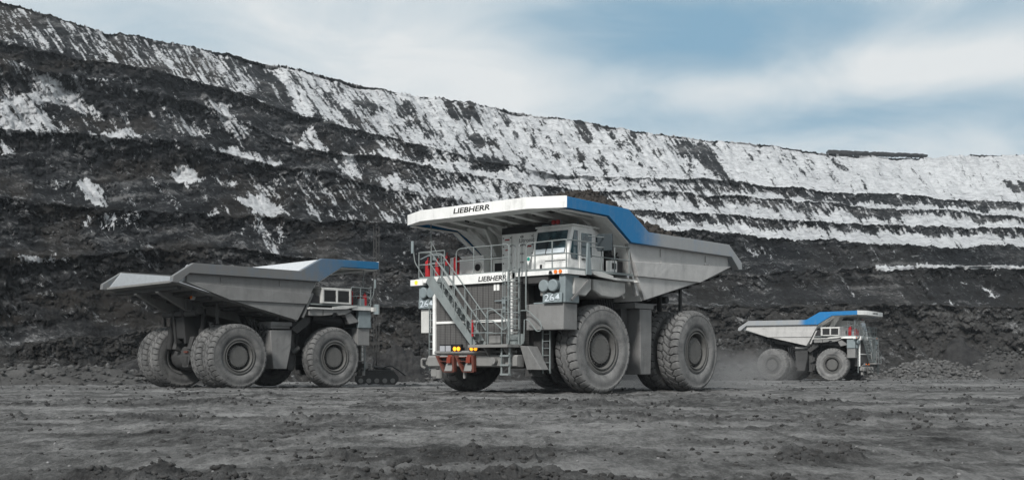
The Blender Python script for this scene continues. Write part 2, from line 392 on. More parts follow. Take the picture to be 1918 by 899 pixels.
for kind in ('front', 'rear'):
    base = tyre_mesh(kind)
    for mt in ('tyre', 'tyre_pale', 'tyre_dark'):
        me = base.copy(); me.materials.clear(); me.materials.append(M[mt]); TY[kind, mt] = me
hw = TW / 2
rb = MB()      # outer face at +y: flange, stepped ring and the deep dish
rb.lathe([(0.76, -hw + 0.3), (0.78, 0.1), (0.82, hw - 0.22), (0.93, hw - 0.03), (0.955, hw - 0.035), (0.96, hw - 0.06), (0.985, hw - 0.06)], 64)
rb.lathe([(0.955, hw - 0.05), (0.93, hw - 0.028), (0.90, hw - 0.03), (0.885, hw - 0.09), (0.83, hw - 0.10), (0.81, hw - 0.05), (0.785, hw - 0.04), (0.765, hw - 0.06), (0.74, hw - 0.13), (0.73, hw - 0.42), (0.60, hw - 0.46)], 64)
RIM = rb.mesh('rim', 'rim')
db = MB(); db.lathe([(0.74, hw - 0.40), (0.58, hw - 0.44), (0.3, hw - 0.5), (0.0, hw - 0.5)], 48); db.lathe([(0.735, hw - 0.36), (0.62, hw - 0.35), (0.60, hw - 0.40)], 64)
DISH = db.mesh('wheel_disc', 'dark')
hb = MB(); hb.lathe([(0.575, hw - 0.45), (0.575, hw - 0.17), (0.555, hw - 0.145), (0.30, hw - 0.137), (0.12, hw - 0.13), (0.0, hw - 0.13)], 48)
for k in range(26):
    a = 2 * math.pi * k / 26; hb.cyl((0.60 * math.cos(a), hw - 0.42, 0.60 * math.sin(a)), (0.60 * math.cos(a), hw - 0.20, 0.60 * math.sin(a)), 0.036, n=6)
for k in range(18):
    a = 2 * math.pi * k / 18; hb.cyl((0.45 * math.cos(a), hw - 0.15, 0.45 * math.sin(a)), (0.45 * math.cos(a), hw - 0.115, 0.45 * math.sin(a)), 0.02, n=6)
HUB = hb.mesh('hub', 'rim')
def wheel(parent, x, y, kind, mt, steer=0.0, inner=False, spin=0.0):
    w = bpy.data.objects.new('wheel', DISH); COL.objects.link(w); w.parent = parent; w.location = (x, y, TR - 0.03)
    w.rotation_euler = (0, 0, steer + (0 if (y > 0) != inner else math.pi))
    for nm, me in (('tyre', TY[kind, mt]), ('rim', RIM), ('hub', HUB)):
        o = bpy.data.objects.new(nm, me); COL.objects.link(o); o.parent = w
        if nm == 'rim' or nm == 'hub': o.rotation_euler = (0, spin, 0)
    return w

# ------------------------------------------------------------------ the mining haul truck
FRONT = [(5.10, 6.10), (4.70, 5.32), (4.41, 4.78), (3.84, 3.83)]
def loft_plate(path, t, y0, y1):
    """bent plate following (x,z) path, thickness t along the path normal, spanning y0..y1"""
    a = []; n = len(path)
    for i, (x, z) in enumerate(path):
        x0, z0 = path[max(i - 1, 0)]; x1, z1 = path[min(i + 1, n - 1)]
        L = math.hypot(x1 - x0, z1 - z0); a.append((x - (z1 - z0) / L * t, z + (x1 - x0) / L * t))
    return MB().prism(list(path) + a[::-1], 'y', y0, y1)

def build_truck(name, loc, yaw, label, steer=0.0, tyre='tyre', railcfg=(2.6, 4.4), number=None, body='body', white='white', lit=False, band_text=True, blue=(0.004, 0.15, 0.38)):
    T = empty(name, loc, yaw); tag(T, label, 'mining truck', 'mining haul trucks in the coal pit')
    rm = railmat('rail_paint_' + str(len(bpy.data.materials)), railcfg[0], railcfg[1], (0.30, 0.31, 0.315) if body == 'body' else (0.145, 0.147, 0.146), blue)
    # ---- dump body
    B = MB()
    for s in (1, -1):
        def yy(a, b): return (a, b) if s > 0 else (-b, -a)
        B.prism([(-3.02, 6.14), (5.12, 6.14), (4.70, 5.32), (-1.33, 5.555), (-3.05, 5.63)], 'y', *yy(3.87, 4.04))
        B.prism([(4.72, 5.36), (4.42, 4.78), (-0.47, 4.80), (-3.2, 5.68), (-1.33, 5.585)], 'y', *yy(3.86, 4.12))
        B.prism([(4.41, 4.80), (3.84, 3.83), (-0.45, 4.82)], 'y', *yy(3.88, 4.03))
        # stiffener strip along the front edge of the side
        B.prism([(4.86, 5.45), (4.98, 5.40), (4.30, 3.98), (4.16, 4.02)], 'y', *yy(3.80, 3.97))
        B.box(2.62, 2.70, *yy(4.04, 4.10), 5.70, 6.02); B.box(2.64, 2.69, *yy(4.04, 4.09), 5.42, 5.52)
        B.box(-1.05, -0.98, *yy(4.04, 4.10), 5.75, 6.0); B.box(-1.3, -1.22, *yy(4.04, 4.10), 5.6, 5.66); B.box(-1.0, -0.93, *yy(4.04, 4.10), 5.6, 5.66)
    bd = B.build('dump_body', body, T, 0.012)
    fl = loft_plate([(-3.75, 5.60), (-0.45, 4.74), (3.84, 3.79)], 0.12, -3.86, 3.86); fl.build('floor_plate', 'under', bd)
    hbp = loft_plate([(3.84, 3.79), (4.42, 4.77), (5.13, 6.10), (6.10, 6.74), (6.72, 7.02)], 0.14, -3.87, 3.87)
    for y in (-3.0, -1.8, -0.6, 0.6, 1.8, 3.0):                       # vertical stiffeners on the front wall
        hbp.plus(loft_plate([(4.02, 3.9), (4.60, 4.8), (5.30, 6.02), (6.25, 6.62), (6.72, 6.86), (7.0, 7.0)], 0.16, y - 0.09, y + 0.09))
    hbp.build('headboard', 'canopy_under', bd)
    for s in (1, -1):
        a, b = (3.80, 3.86) if s > 0 else (-3.86, -3.80)
        MB().prism([(-3.6, 5.72), (-2.9, 6.58), (3.9, 6.55), (5.38, 7.36), (5.42, 7.3), (4.8, 6.1), (3.9, 3.9), (-0.4, 4.9)], 'y', a, b).build('liner', 'inner', bd)
    MB().plus(loft_plate([(3.80, 3.95), (4.38, 4.95), (4.86, 6.20), (5.47, 7.37)], 0.05, -3.78, 3.78)).build('liner', 'inner', bd)
    for s in (1, -1):
        a, b = (3.93, 4.27) if s > 0 else (-4.27, -3.93)
        R_ = MB().prism([(-3.92, 5.90), (-2.75, 6.65), (3.88, 6.62), (5.36, 7.42), (9.42, 7.47), (9.42, 7.04), (6.72, 7.01), (5.14, 6.09), (-2.98, 6.11), (-3.66, 5.56), (-3.96, 5.60)], 'y', a, b)
        R_.build('side_rail', rm, bd, 0.015)
        a, b = (3.875, 4.16) if s > 0 else (-4.16, -3.875)
        loft_plate([(5.16, 6.07), (6.73, 6.975), (9.35, 7.005)], -0.025, a, b).build('rail_soffit', 'canopy_under', bd)
    # white front lip of the canopy with chamfered corners
    C = MB(); pl = [(9.422, 4.27), (10.08, 2.85), (10.08, -2.85), (9.422, -4.27), (9.422, -4.05), (9.96, -2.80), (9.96, 2.80), (9.422, 4.05)]
    C.prism(pl, 'z', 7.05, 7.50)
    C.prism([(9.45, 4.1), (9.98, 2.8), (9.98, -2.8), (9.45, -4.1), (9.25, -4.1), (9.25, 4.1)], 'z', 7.03, 7.06)
    cn = C.build('canopy_lip', 'white', T, 0.01)
    MB().prism([(5.5, 3.92), (9.4, 3.92), (9.95, 2.80), (9.95, -2.80), (9.4, -3.92), (5.5, -3.92)], 'z', 7.30, 7.40).build('canopy', 'canopy_under', T)
    cr = MB()
    for y in (-3.3, -2.2, -1.1, 0, 1.1, 2.2, 3.3):
        x1 = 9.95 if abs(y) < 2.8 else 9.7
        cr.prism([(6.2, 7.27), (x1, 7.27), (x1, 7.12), (6.5, 6.93)], 'y', y - 0.07, y + 0.07); cr.prism([(6.55, 6.955), (x1, 7.14), (x1, 7.12), (6.55, 6.93)], 'y', y - 0.16, y + 0.16)
    cr.build_each('canopy_rib', 'canopy_under', T)
    # canopy support gussets in front of the headboard
    for y in (-2.1, -0.9):
        MB().prism([(6.35, 6.95), (6.95, 7.0), (6.05, 5.6), (5.4, 4.9), (5.1, 4.9)], 'y', y - 0.05, y + 0.05).build('canopy_gusset', 'canopy_under', T)
    # under-body beams and cross ribs
    U = MB()
    for y in (-1.25, 1.25):
        U.prism([(-3.3, 5.45), (-0.45, 4.70), (3.7, 3.78), (3.7, 3.38), (-0.6, 4.15), (-1.6, 4.3), (-3.3, 5.2)], 'y', y - 0.16, y + 0.16)
    U.build_each('body_beam', 'under', T, 0.01)
    X = MB()
    for x, z in ((-3.2, 5.38), (-2.3, 5.15), (-1.4, 4.92), (-0.5, 4.7), (0.6, 4.46), (1.7, 4.22), (2.8, 3.97)):
        X.obox((x, 0, z - 0.0), (0.26, 7.1, 0.24), (0, 0.26, 0))
    X.build_each('cross_rib', 'chassis', T)
    # ---- chassis, axles, struts
    K = MB()
    for y in (-0.85, 0.85): K.prism([(-1.2, 2.2), (-1.0, 2.9), (0.5, 2.8), (2.0, 2.2), (9.2, 2.1), (9.2, 1.45), (2.0, 1.35), (-0.4, 1.9)], 'y', y - 0.2, y + 0.2)
    for x in (0.2, 2.4, 4.4, 7.6): K.box(x - 0.2, x + 0.2, -0.9, 0.9, 1.5, 2.2)
    K.cyl((-1.25, -1.9, 4.15), (-1.25, 1.9, 4.15), 0.16)
    PV = MB()
    for y in (-0.55, 0.55): PV.prism([(-1.25, 2.5), (-1.45, 4.35), (-1.05, 4.35), (-0.3, 2.6)], 'y', y - 0.12, y + 0.12)
    PV.build_each('pivot_bracket', 'pit', T, 0.02)
    K.box(5.1, 8.9, -1.75, 1.75, 1.9, 4.5); K.box(4.9, 9.1, -3.1, 3.1, 4.3, 4.62)
    K.build('chassis', 'chassis', T, 0.02)
    A = MB(); A.lathe([(0.0, -2.05), (0.72, -2.05), (0.78, -1.6), (0.85, -0.6), (0.85, 0.6), (0.78, 1.6), (0.72, 2.05), (0, 2.05)], 32, (0, 0, TR))
    A.cyl((0.9, 0, 1.8), (-0.95, 0, 1.8), 0.62, 0.55, 20); A.box(-0.95, -0.7, -0.35, 0.35, 1.2, 1.8)
    A.build('rear_axle', 'chassis', T)
    MB().box(-1.05, -0.98, -0.42, 0.0, 1.99, 2.10).build('reflector', 'rust', T)
    F = MB(); F.cyl((6.54, -2.75, TR), (6.54, 2.75, TR), 0.42, n=20); F.box(6.2, 6.9, -2.0, 2.0, 1.4, 1.9)
    F.build('front_axle', 'chassis', T)
    for s in (1, -1):
        MB().cyl((6.54, s * 2.35, 1.6), (6.54, s * 2.05, 3.9), 0.30, n=20).cyl((6.54, s * 2.2, 2.9), (6.54, s * 2.0, 4.3), 0.38, n=20).build('front_strut', 'chassis', T)
        MB().cyl((-0.95, s * 1.75, 2.2), (-0.75, s * 1.75, 4.4), 0.12, n=14).cyl((-0.95, s * 1.75, 2.2), (-0.85, s * 1.75, 3.3), 0.19, n=14).build('rear_strut', 'pit', T)
        MB().cyl((3.3, s * 1.25, 1.4), (2.3, s * 1.5, 3.0), 0.26, n=18).cyl((2.35, s * 1.48, 2.9), (1.65, s * 1.55, 4.25), 0.17, n=18).build('hoist_cylinder', 'dark', T)
        # rubber rock guard hanging from the body between and behind the rear tyres
        MB().bar((-0.63, s * 2.97, 4.75), (-0.63, s * 2.97, 3.55), 0.10, 0.14).build('rock_ejector', 'chassis', T)
        w0, w1 = (3.62, 2.42)
        wheel(T, 0, s * 3.74, 'rear', tyre, 0, False, 0.3); wheel(T, 0, s * 2.46, 'rear', tyre, 0, False, 0.9)
        wheel(T, 6.54, s * 3.38, 'front', tyre, steer, False, 0.1)
    # ---- side tanks between the axles, electric cabinet column in front of them
    for s in (1, -1):
        def yy(a, b): return (a, b) if s > 0 else (-b, -a)
        tk = MB().prism([(2.50, 3.50), (3.40, 3.50), (3.36, 2.4), (3.34, 1.12), (3.3, 0.74), (2.57, 0.74), (2.50, 2.2)] if s > 0 else [(2.38, 3.26), (3.80, 3.30), (3.74, 2.3), (3.46, 1.09), (2.58, 1.09), (2.45, 2.2)], 'y', *yy(2.2, 3.5))
        if s < 0: tk.box(2.44, 3.74, *yy(2.25, 3.42), 3.36, 3.70)
        tk.build('side_tank', 'bodydark' if (s > 0 or body != 'body') else 'chassis', T, 0.03)
        MB().box(2.40, 3.80, *yy(2.3, 3.53), 3.52, 3.74).build('tank_top', 'bodydark', T, 0.01)
        ck = MB().box(3.80, 4.2, *yy(2.1, 3.1), 1.0, 3.5).cyl((4.2, s * 2.8, 1.1), (4.2, s * 2.8, 2.6), 0.22, n=14).cyl((4.0, s * 3.15, 2.0), (4.5, s * 3.15, 2.3), 0.15, n=12)
        ck.bar((4.3, s * 3.0, 1.2), (4.9, s * 2.6, 3.9), 0.08, 0.1); ck.box(4.0, 5.2, *yy(1.6, 2.6), 3.3, 4.4)
        ck.build('hydraulic_unit', 'chassis', T, 0.02)
    # ---- deck
    D = MB()
    D.prism([(9.28, -2.95), (9.28, 1.45), (9.15, 1.46), (9.15, 3.98), (8.9, 4.05), (4.7, 4.05), (4.7, -4.02), (8.95, -4.02), (9.15, -3.86), (9.15, -2.95)], 'z', 4.76, 4.85)
    dk = D.build('deck', 'rail', T)
    E_ = MB()
    E_.box(9.10, 9.19, 1.5, 4.02, 4.60, 4.765); E_.box(7.95, 9.14, 3.98, 4.07, 4.60, 4.765)
    E_.box(9.10, 9.19, -3.95, -2.98, 4.60, 4.765); E_.box(7.62, 9.14, -4.07, -3.98, 4.56, 4.765)
    E_.build_each('deck_edge', white, T)
    bn = MB().box(9.24, 9.36, -2.86, 1.42, 4.41, 4.80); bn.build('front_band', white, T, 0.01)
    lg = MB()
    for s in (1, -1):
        def yy(a, b): return (a, b) if s > 0 else (-b, -a)
        lg.prism([(7.9, 4.76), (7.2, 4.60), (6.2, 4.54), (6.2, 4.68), (7.0, 4.80), (7.9, 4.80)], 'y', *yy(3.98, 4.12)); lg.box(4.6, 6.25, *yy(3.9, 4.10), 4.53, 4.62)
        lg.box(4.5, 4.7, *yy(3.95, 4.25), 4.50, 4.58)
    lg.build_each('deck_ledge', 'offwhite', T)
    # ---- fenders over the front wheels
    for s in (1, -1):
        def yy(a, b): return (a, b) if s > 0 else (-b, -a)
        if s > 0:
            MB().prism([(8.62, 4.50), (7.5, 4.50), (7.5, 4.08), (7.86, 3.80), (8.62, 3.83)], 'y', *yy(2.3, 4.0)).build('fender', 'fender', T, 0.05)
            MB().prism([(7.33, 4.50), (5.16, 4.50), (5.12, 4.04), (5.60, 3.85), (6.0, 3.80), (6.83, 3.84), (7.33, 4.06)], 'y', *yy(2.3, 3.98)).build('fender', 'fender', T, 0.06)
            MB().bar((7.72, 4.05, 4.46), (8.75, 3.97, 3.62), 0.06, 0.09).build('brace', 'bodydark', T)
        else:
            MB().prism([(4.62, 4.52), (5.58, 4.55), (5.58, 4.14), (4.64, 4.14)], 'y', *yy(3.3, 4.0)).build('fender', 'bodydark', T, 0.02)
            MB().prism([(5.62, 4.54), (7.42, 4.60), (7.66, 4.48), (7.21, 4.28), (6.7, 4.20), (6.55, 4.35), (6.35, 4.35), (6.2, 4.22), (5.62, 4.15)], 'y', *yy(3.2, 4.0)).build('fender', 'bodydark', T, 0.02)
            MB().prism([(7.21, 4.26), (7.62, 4.40), (8.25, 3.87), (7.52, 3.72)], 'y', *yy(3.5, 3.9)).build('fender_bracket', 'bodydark', T, 0.02)
            MB().cyl((6.45, -3.5, 4.3), (6.45, -3.9, 4.25), 0.16).cyl((7.45, -3.4, 4.05), (7.45, -3.85, 4.05), 0.17).cyl((5.3, -3.2, 4.1), (7.4, -3.2, 3.9), 0.30).build_each('exhaust_duct', 'dark', T)
            MB().prism([(3.7, 3.35), (4.7, 4.2), (5.0, 4.2), (5.0, 3.75), (4.1, 3.1)], 'y', *yy(3.0, 3.6)).build('fender_apron', 'chassis', T, 0.02)
    # ---- front wings: air cleaners, number boards, panels
    for s in (1, -1):
        def yy(a, b): return (a, b) if s > 0 else (-b, -a)
        MB().prism([(9.06, 3.50), (9.06, 2.49), (8.2, 2.49), (8.2, 3.50)], 'y', *yy(1.98 if s > 0 else 3.22, 3.82)).build('wing_panel', 'bodydark' if (s > 0 or not number) else 'offwhite', T, 0.02)
        MB().box(8.2, 9.08, *yy(3.62, 3.92), 3.52, 4.60).box(8.3, 9.02, *yy(2.3, 3.6), 3.5, 3.56).build('wing_frame', 'grey', T, 0.02)
        bd_ = MB().obox((9.16, s * 3.37, 3.71), (0.06, 0.93, 0.38), (0, -0.05, 0)).build('number_board', 'grey', T, 0.01)
        if number: lettering(number, 0.74, 0.27, bd_, 'letterw', (9.205, s * 3.37, 3.71), (math.radians(90), 0, math.radians(90)), off=0.012)
        for y in (3.02, 3.47):
            a = MB(); a.lathe([(0.0, 0.0), (0.20, 0.0), (0.235, -0.03), (0.24, -0.06), (0.22, -0.09), (0.22, -0.55), (0, -0.55)], 24)
            a.v = [(9.32 + q[1], s * y + q[0], 4.17 + q[2]) for q in a.v]
            a.cyl((9.15, s * y, 3.97), (9.1, s * y, 3.85), 0.03, n=8)
            a.build('air_cleaner', 'grey', T)
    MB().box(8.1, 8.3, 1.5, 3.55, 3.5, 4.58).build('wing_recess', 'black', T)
    # ---- radiator, posts and bumper
    MB().box(8.7, 9.22, -2.76, 1.82, 1.62, 4.42).build('radiator_grille', 'grille', T)
    ps = MB().box(9.16, 9.30, -2.90, -2.74, 1.58, 4.50).box(9.20, 9.27, -2.74, 1.40, 2.84, 2.94).box(9.16, 9.30, 1.34, 1.46, 2.0, 4.5)
    gs = MB()
    for k in range(15): gs.box(9.221, 9.235, -2.55 + k * 0.3, -2.54 + k * 0.3, 1.64, 4.40)
    gs.build('grille_bars', 'chassis', T)
    ps.build('radiator_post', white, T, 0.01)
    # narrow step ladder up the right side post
    sl = MB()
    for z in (0.95, 1.2, 1.5, 1.8, 2.1, 2.4, 2.7, 3.0, 3.3, 3.6, 3.9, 4.2): sl.box(9.16, 9.22, -3.18, -2.92, z, z + 0.035)
    sl.box(9.16, 9.22, -3.20, -3.17, 0.9, 4.5); sl.build('step_rungs', 'rail', T)
    bp = MB().prism([(9.28, 1.53), (9.66, 1.53), (9.72, 1.45), (9.72, 1.10), (9.60, 1.05), (9.28, 1.05)], 'y', -2.78, 2.05); bp.build('bumper', 'bumper', T, 0.02)
    hk = MB().box(9.3, 9.6, -3.0, -2.78, 1.15, 1.42).tube([(9.62, -2.95, 1.38), (9.72, -3.12, 1.40), (9.72, -3.12, 1.08), (9.66, -2.96, 1.02)], 0.05, 8, 0.08)
    hk.build('tow_hook', 'bumper', T)
    MB().cyl((9.45, -2.35, 0.95), (9.45, -2.35, 0.60), 0.15, n=12).box(9.35, 9.55, -2.75, -2.45, 0.68, 1.0).box(9.4, 9.5, -0.98, -0.86, 0.6, 1.05).build_each('bumper_bracket', 'bumper', T)
    ub = MB().box(9.26, 9.40, -2.55, 0.6, 1.56, 1.62).cyl((9.45, -2.6, 1.66), (9.45, 1.8, 1.66), 0.06, n=8); ub.build('front_pipe', 'bumper', T)
    # lamp clusters above the bumper
    L1 = MB().box(9.38, 9.50, -2.30, -1.62, 1.66, 1.98).build('lamp_housing', 'black', T)
    for y in (-2.13, -1.80): MB().box(9.50, 9.52, y - 0.14, y + 0.14, 1.70, 1.93).build('headlight', 'lens', L1)
    for yc in (-1.33, -0.40):
        h = MB().box(9.38, 9.50, yc - 0.24, yc + 0.24, 1.66, 1.98).build('lamp_housing', 'black', T)
        for y in (-0.105, 0.105): MB().cyl((9.49, yc + y, 1.80), (9.53, yc + y, 1.80), 0.085, n=16).build('headlight', 'orange_lit' if lit else 'orange', h)
    # red wheel chocks in their holders on the bumper
    for yc in (-1.62, -0.55):
        MB().prism([(yc - 0.44, 1.46), (yc + 0.42, 1.46), (yc + 0.44, 0.90), (yc - 0.10, 0.90)], 'x', 9.725, 9.745).build('backing_plate', 'dark', T)
        c = MB()
        c.prism([(yc + 0.36, 1.52), (yc + 0.50, 1.52), (yc + 0.52, 0.88), (yc + 0.42, 0.88)], 'x', 9.75, 9.90); c.prism([(yc - 0.54, 1.52), (yc - 0.44, 1.52), (yc - 0.04, 0.88), (yc - 0.14, 0.88)], 'x', 9.75, 9.90)
        c.box(9.75, 9.89, yc - 0.13, yc + 0.5, 0.85, 0.885); c.box(9.75, 9.89, yc - 0.5, yc + 0.02, 1.44, 1.475); c.box(9.75, 9.89, yc - 0.42, yc + 0.05, 1.27, 1.30)
        h = c.build('chock_holder', 'rust' if number else 'bumper', T)
        MB().prism([(9.76, 0.90), (9.92, 0.90), (9.78, 1.22)], 'y', yc - 0.02, yc + 0.38).build('wheel_chock', 'bumper', h)
        MB().prism([(9.76, 1.22), (9.93, 1.22), (9.90, 1.44), (9.80, 1.55), (9.76, 1.55)], 'y', yc + 0.10, yc + 0.32).build('chock_top', 'lamp_red' if number else 'bumper', h)
    # ---- diagonal front stair
    st = MB(); y0, z0, y1, z1 = -2.35, 4.74, 0.10, 2.02
    for x in (9.45, 10.05): st.prism([(y0 - 0.05, z0), (y0 + 0.22, z0), (y1 + 0.12, z1 - 0.02), (y1 - 0.02, z1 - 0.24), (y0 - 0.18, z0 - 0.20)], 'x', x - 0.02, x + 0.02)
    st_o = st.build('stair_stringer', 'rail', T)
    for k in range(10):
        t = (k + 0.6) / 10.2; y = y0 + 0.05 + (y1 - y0) * t; z = z0 - 0.05 + (z1 - z0) * t
        MB().box(9.47, 10.03, y - 0.10, y + 0.12, z - 0.03, z).build('stair_tread', 'rail', T)
    hr = MB()
    for x in (9.45, 10.07):
        hr.tube([(x, y0 - 0.55, z0 + 1.02), (x, y0 + 0.1, z0 + 1.0), (x, y1 + 0.15, z1 + 1.0)], 0.026, 6, 0.15)
        hr.tube([(x, y0 - 0.3, z0 + 0.5), (x, y0 + 0.1, z0 + 0.5), (x, y1 + 0.1, z1 + 0.5)], 0.022, 6, 0.1)
        for t in (0.0, 0.27, 0.54, 0.8): 
            y = y0 + 0.1 + (y1 - y0) * t; z = z0 + (z1 - z0) * t - 0.1; hr.tube([(x, y, z), (x, y, z + 1.08)], 0.024)
    hr.build('stair_handrail', 'rail', T)
    # landing
    ld = MB().box(9.30, 10.20, -0.08, 1.98, 1.82, 1.94).prism([(9.3, 1.82), (10.0, 1.82), (9.4, 1.1)], 'y', 0.55, 0.62).prism([(9.3, 1.82), (10.0, 1.82), (9.4, 1.1)], 'y', 1.55, 1.62)
    ld.box(9.35, 9.42, 0.35, 0.95, 2.0, 2.30).cyl((9.72, 0.95, 1.30), (9.9, 0.95, 1.30), 0.14, n=14)
    ld.build('landing', 'bumper', T, 0.008)
    lr = MB()
    for x in (10.17, 9.34):
        lr.tube([(x, 0.08, 1.9), (x, 0.08, 3.22), (x, 0.30, 3.32), (x, 1.15, 3.34), (x, 1.9 if x > 10 else 2.0, 2.86), (x, 1.98, 2.60), (x, 1.75, 2.46), (x, 1.2, 2.86), (x, 0.08, 2.84)] if x > 10 else
                [(x, 0.12, 1.9), (x, 0.12, 3.2), (x, 0.3, 3.32), (x, 1.3, 3.34)], 0.024, 6, 0.1)
        lr.tube([(x, 0.95, 1.9), (x, 0.95, 3.33)], 0.024); lr.tube([(x, 0.12, 2.4), (x, 1.2, 2.4)], 0.02)
    lr.tube([(9.35, 1.9, 3.25), (9.35, 2.3, 3.25), (9.35, 2.95, 2.75), (9.35, 2.98, 2.45), (9.35, 2.75, 2.42), (9.35, 2.35, 2.85), (9.35, 2.2, 2.9)], 0.024, 6, 0.12)
    lr.tube([(10.15, 1.95, 1.9), (10.15, 2.02, 2.1), (10.15, 2.02, 2.9)], 0.024, 6, 0.1); lr.tube([(9.5, 2.0, 1.9), (9.5, 2.22, 2.0), (9.5, 2.25, 2.9)], 0.024, 6, 0.1)
    lr.box(10.15, 10.19, 0.92, 0.99, 2.0, 2.02)
    lr.build('landing_handrail', 'rail', T)
    MB().box(10.14, 10.18, 0.10, 0.17, 2.26, 2.90).build('marker_strip', 'red', T)
    # vertical ladder with hoops up to the deck
    vl = MB()
    for y in (1.38, 1.92): vl.box(9.40, 9.46, y - 0.03, y + 0.03, 1.94, 4.9); vl.tube([(9.43, y, 4.8), (9.43, y, 5.78), (9.30, y, 5.88), (9.0, y, 5.85), (9.0, y, 4.8)], 0.024, 6, 0.12)
    for k in range(11): vl.cyl((9.43, 1.38, 2.15 + k * 0.26), (9.43, 1.92, 2.15 + k * 0.26), 0.02, n=6)
    for z in (2.5, 3.1, 3.7, 4.3): vl.tube([(9.43, 1.36, z), (9.75, 1.30, z + 0.06), (9.95, 1.65, z + 0.08), (9.75, 2.0, z + 0.06), (9.43, 1.94, z)], 0.018, 6, 0.12)
    for y, x in ((1.34, 9.72), (1.65, 9.95), (1.96, 9.72)): vl.tube([(x, y, 2.5), (x, y, 4.75), (9.35, y, 4.95)], 0.018, 5)
    vl.box(9.28, 9.36, 1.2, 2.05, 1.95, 2.35)
    vl.tube([(9.25, 2.12, 3.3), (9.25, 2.12, 5.1)], 0.03)
    vl.build('front_ladder', 'rail', T)
    bl = MB()
    for y in (1.44, 1.84): bl.box(9.88, 9.94, y - 0.03, y + 0.03, 0.72, 1.84)
    for z in (0.74, 1.10, 1.46): bl.box(9.82, 10.0, 1.42, 1.86, z, z + 0.07)
    bl.box(9.86, 9.96, 1.40, 1.88, 0.70, 1.20) if False else None
    bl.tube([(9.95, 1.5, 1.8), (10.02, 1.52, 1.4), (9.95, 1.46, 1.2)], 0.02)
    bl.build('boarding_ladder', 'rail', T)
    mg = MB(); mg.add([(9.5, 2.02, 1.88), (9.5, 2.42, 1.86), (9.35, 2.98, 0.95), (9.35, 2.24, 0.95), (8.9, 2.02, 1.88), (8.9, 2.42, 1.86), (8.9, 2.98, 0.95), (8.9, 2.24, 0.95)], [(0, 1, 2, 3), (7, 6, 5, 4), (0, 4, 5, 1), (1, 5, 6, 2), (2, 6, 7, 3), (3, 7, 4, 0)])
    mg.build('mudguard', 'bodydark', T, 0.02)
    sd_ = MB()
    for y in (2.42, 2.78): sd_.box(8.55, 8.60, y - 0.025, y + 0.025, 0.8, 2.5)
    for k in range(6): sd_.cyl((8.57, 2.42, 0.95 + k * 0.28), (8.57, 2.78, 0.95 + k * 0.28), 0.018, n=6)
    sd_.build('side_ladder', 'rail', T)
    MB().box(8.3, 9.15, 2.0, 2.35, 0.7, 1.0).box(8.1, 8.5, 1.9, 2.6, 1.0, 2.5).build_each('frame_bracket', 'chassis', T)
    # work boxes on the radiator face beside the ladder
    wb = MB().box(9.24, 9.34, 0.95, 1.12, 3.55, 3.80).box(9.24, 9.32, 0.96, 1.10, 3.25, 3.45).cyl((9.3, 0.55, 3.68), (9.3, 1.35, 3.68), 0.025, n=6)
    wb.build_each('junction_box', 'grey', T)
    MB().box(9.225, 9.25, 0.45, 0.56, 4.1, 4.35).box(9.225, 9.25, 0.60, 0.74, 4.1, 4.35).build_each('notice_plate', 'white', T)
    # ---- deck handrails
    dr = MB(); zt, zm, zd = 5.90, 5.38, 4.85
    dr.tube([(9.22, -1.62, zd), (9.22, -1.62, zt - 0.12), (9.22, -1.45, zt), (9.22, 1.15, zt), (9.22, 1.28, zt - 0.15), (9.22, 1.28, zd)], 0.026, 6, 0.12)
    dr.tube([(9.22, -1.62, zm), (9.22, 1.28, zm)], 0.022)
    for y in (-0.65, 0.3): dr.tube([(9.22, y, zd), (9.22, y, zt)], 0.024)
    dr.tube([(9.1, 2.02, zd), (9.1, 2.02, zt - 0.1), (9.1, 2.2, zt - 0.02), (9.1, 3.95, zt), (8.9, 4.02, zt), (4.95, 4.05, zt)], 0.026, 6, 0.1)
    dr.tube([(9.1, 2.02, zm), (9.1, 3.95, zm), (8.9, 4.02, zm), (4.95, 4.05, zm)], 0.022, 6, 0.1)
    for p in ((9.1, 2.45), (9.1, 3.30), (9.08, 3.97), (6.9, 4.04), (6.0, 4.04), (5.0, 4.05)): dr.tube([(p[0], p[1], zd), (p[0], p[1], zt)], 0.026)
    dr.tube([(9.1, -3.9, zd), (9.1, -3.9, zt), (9.1, -2.4, zt)], 0.026, 6, 0.1); dr.tube([(9.1, -3.9, zm), (9.1, -2.4, zm)], 0.022)
    dr.tube([(9.1, -3.92, zt), (7.6, -3.98, zt), (7.6, -3.98, zd)], 0.026, 6, 0.1); dr.tube([(9.1, -3.92, zm), (7.6, -3.98, zm)], 0.022)
    for p in ((9.1, -3.2), (9.1, -2.4), (8.3, -3.95)): dr.tube([(p[0], p[1], zd), (p[0], p[1], zt)], 0.024)
    dr.build('deck_handrail', 'rail', T)
    MB().prism([(7.72, 4.62), (8.05, 4.62), (7.98, 5.85), (7.86, 5.85)], 'y', 4.10, 4.18).build('mirror_post', 'grey', T, 0.01)
    # mirrors
    MB().obox((7.05, 4.32, 5.93), (0.10, 0.62, 0.66), (0, 0, 0.35)).build('mirror', 'mirror', T, 0.02)
    MB().tube([(7.9, 4.15, 6.12), (7.1, 4.3, 6.12)], 0.02).tube([(7.9, 4.15, 5.72), (7.1, 4.3, 5.72)], 0.02).build_each('mirror_arm', 'rail', T)
    MB().tube([(9.15, -3.55, 4.85), (9.15, -4.1, 5.5), (9.15, -4.25, 6.42)], 0.025, 6, 0.15).build_each('mirror_arm', 'rail', T)
    MB().obox((9.17, -4.22, 6.15), (0.05, 0.14, 0.52)).build('mirror', 'grey', T, 0.01)
    MB().tube([(9.1, -3.15, 4.85), (9.1, -3.2, 7.6)], 0.022).tube([(9.1, -3.15, 6.3), (9.1, -2.7, 5.6)], 0.015).build('antenna', 'rail', T)
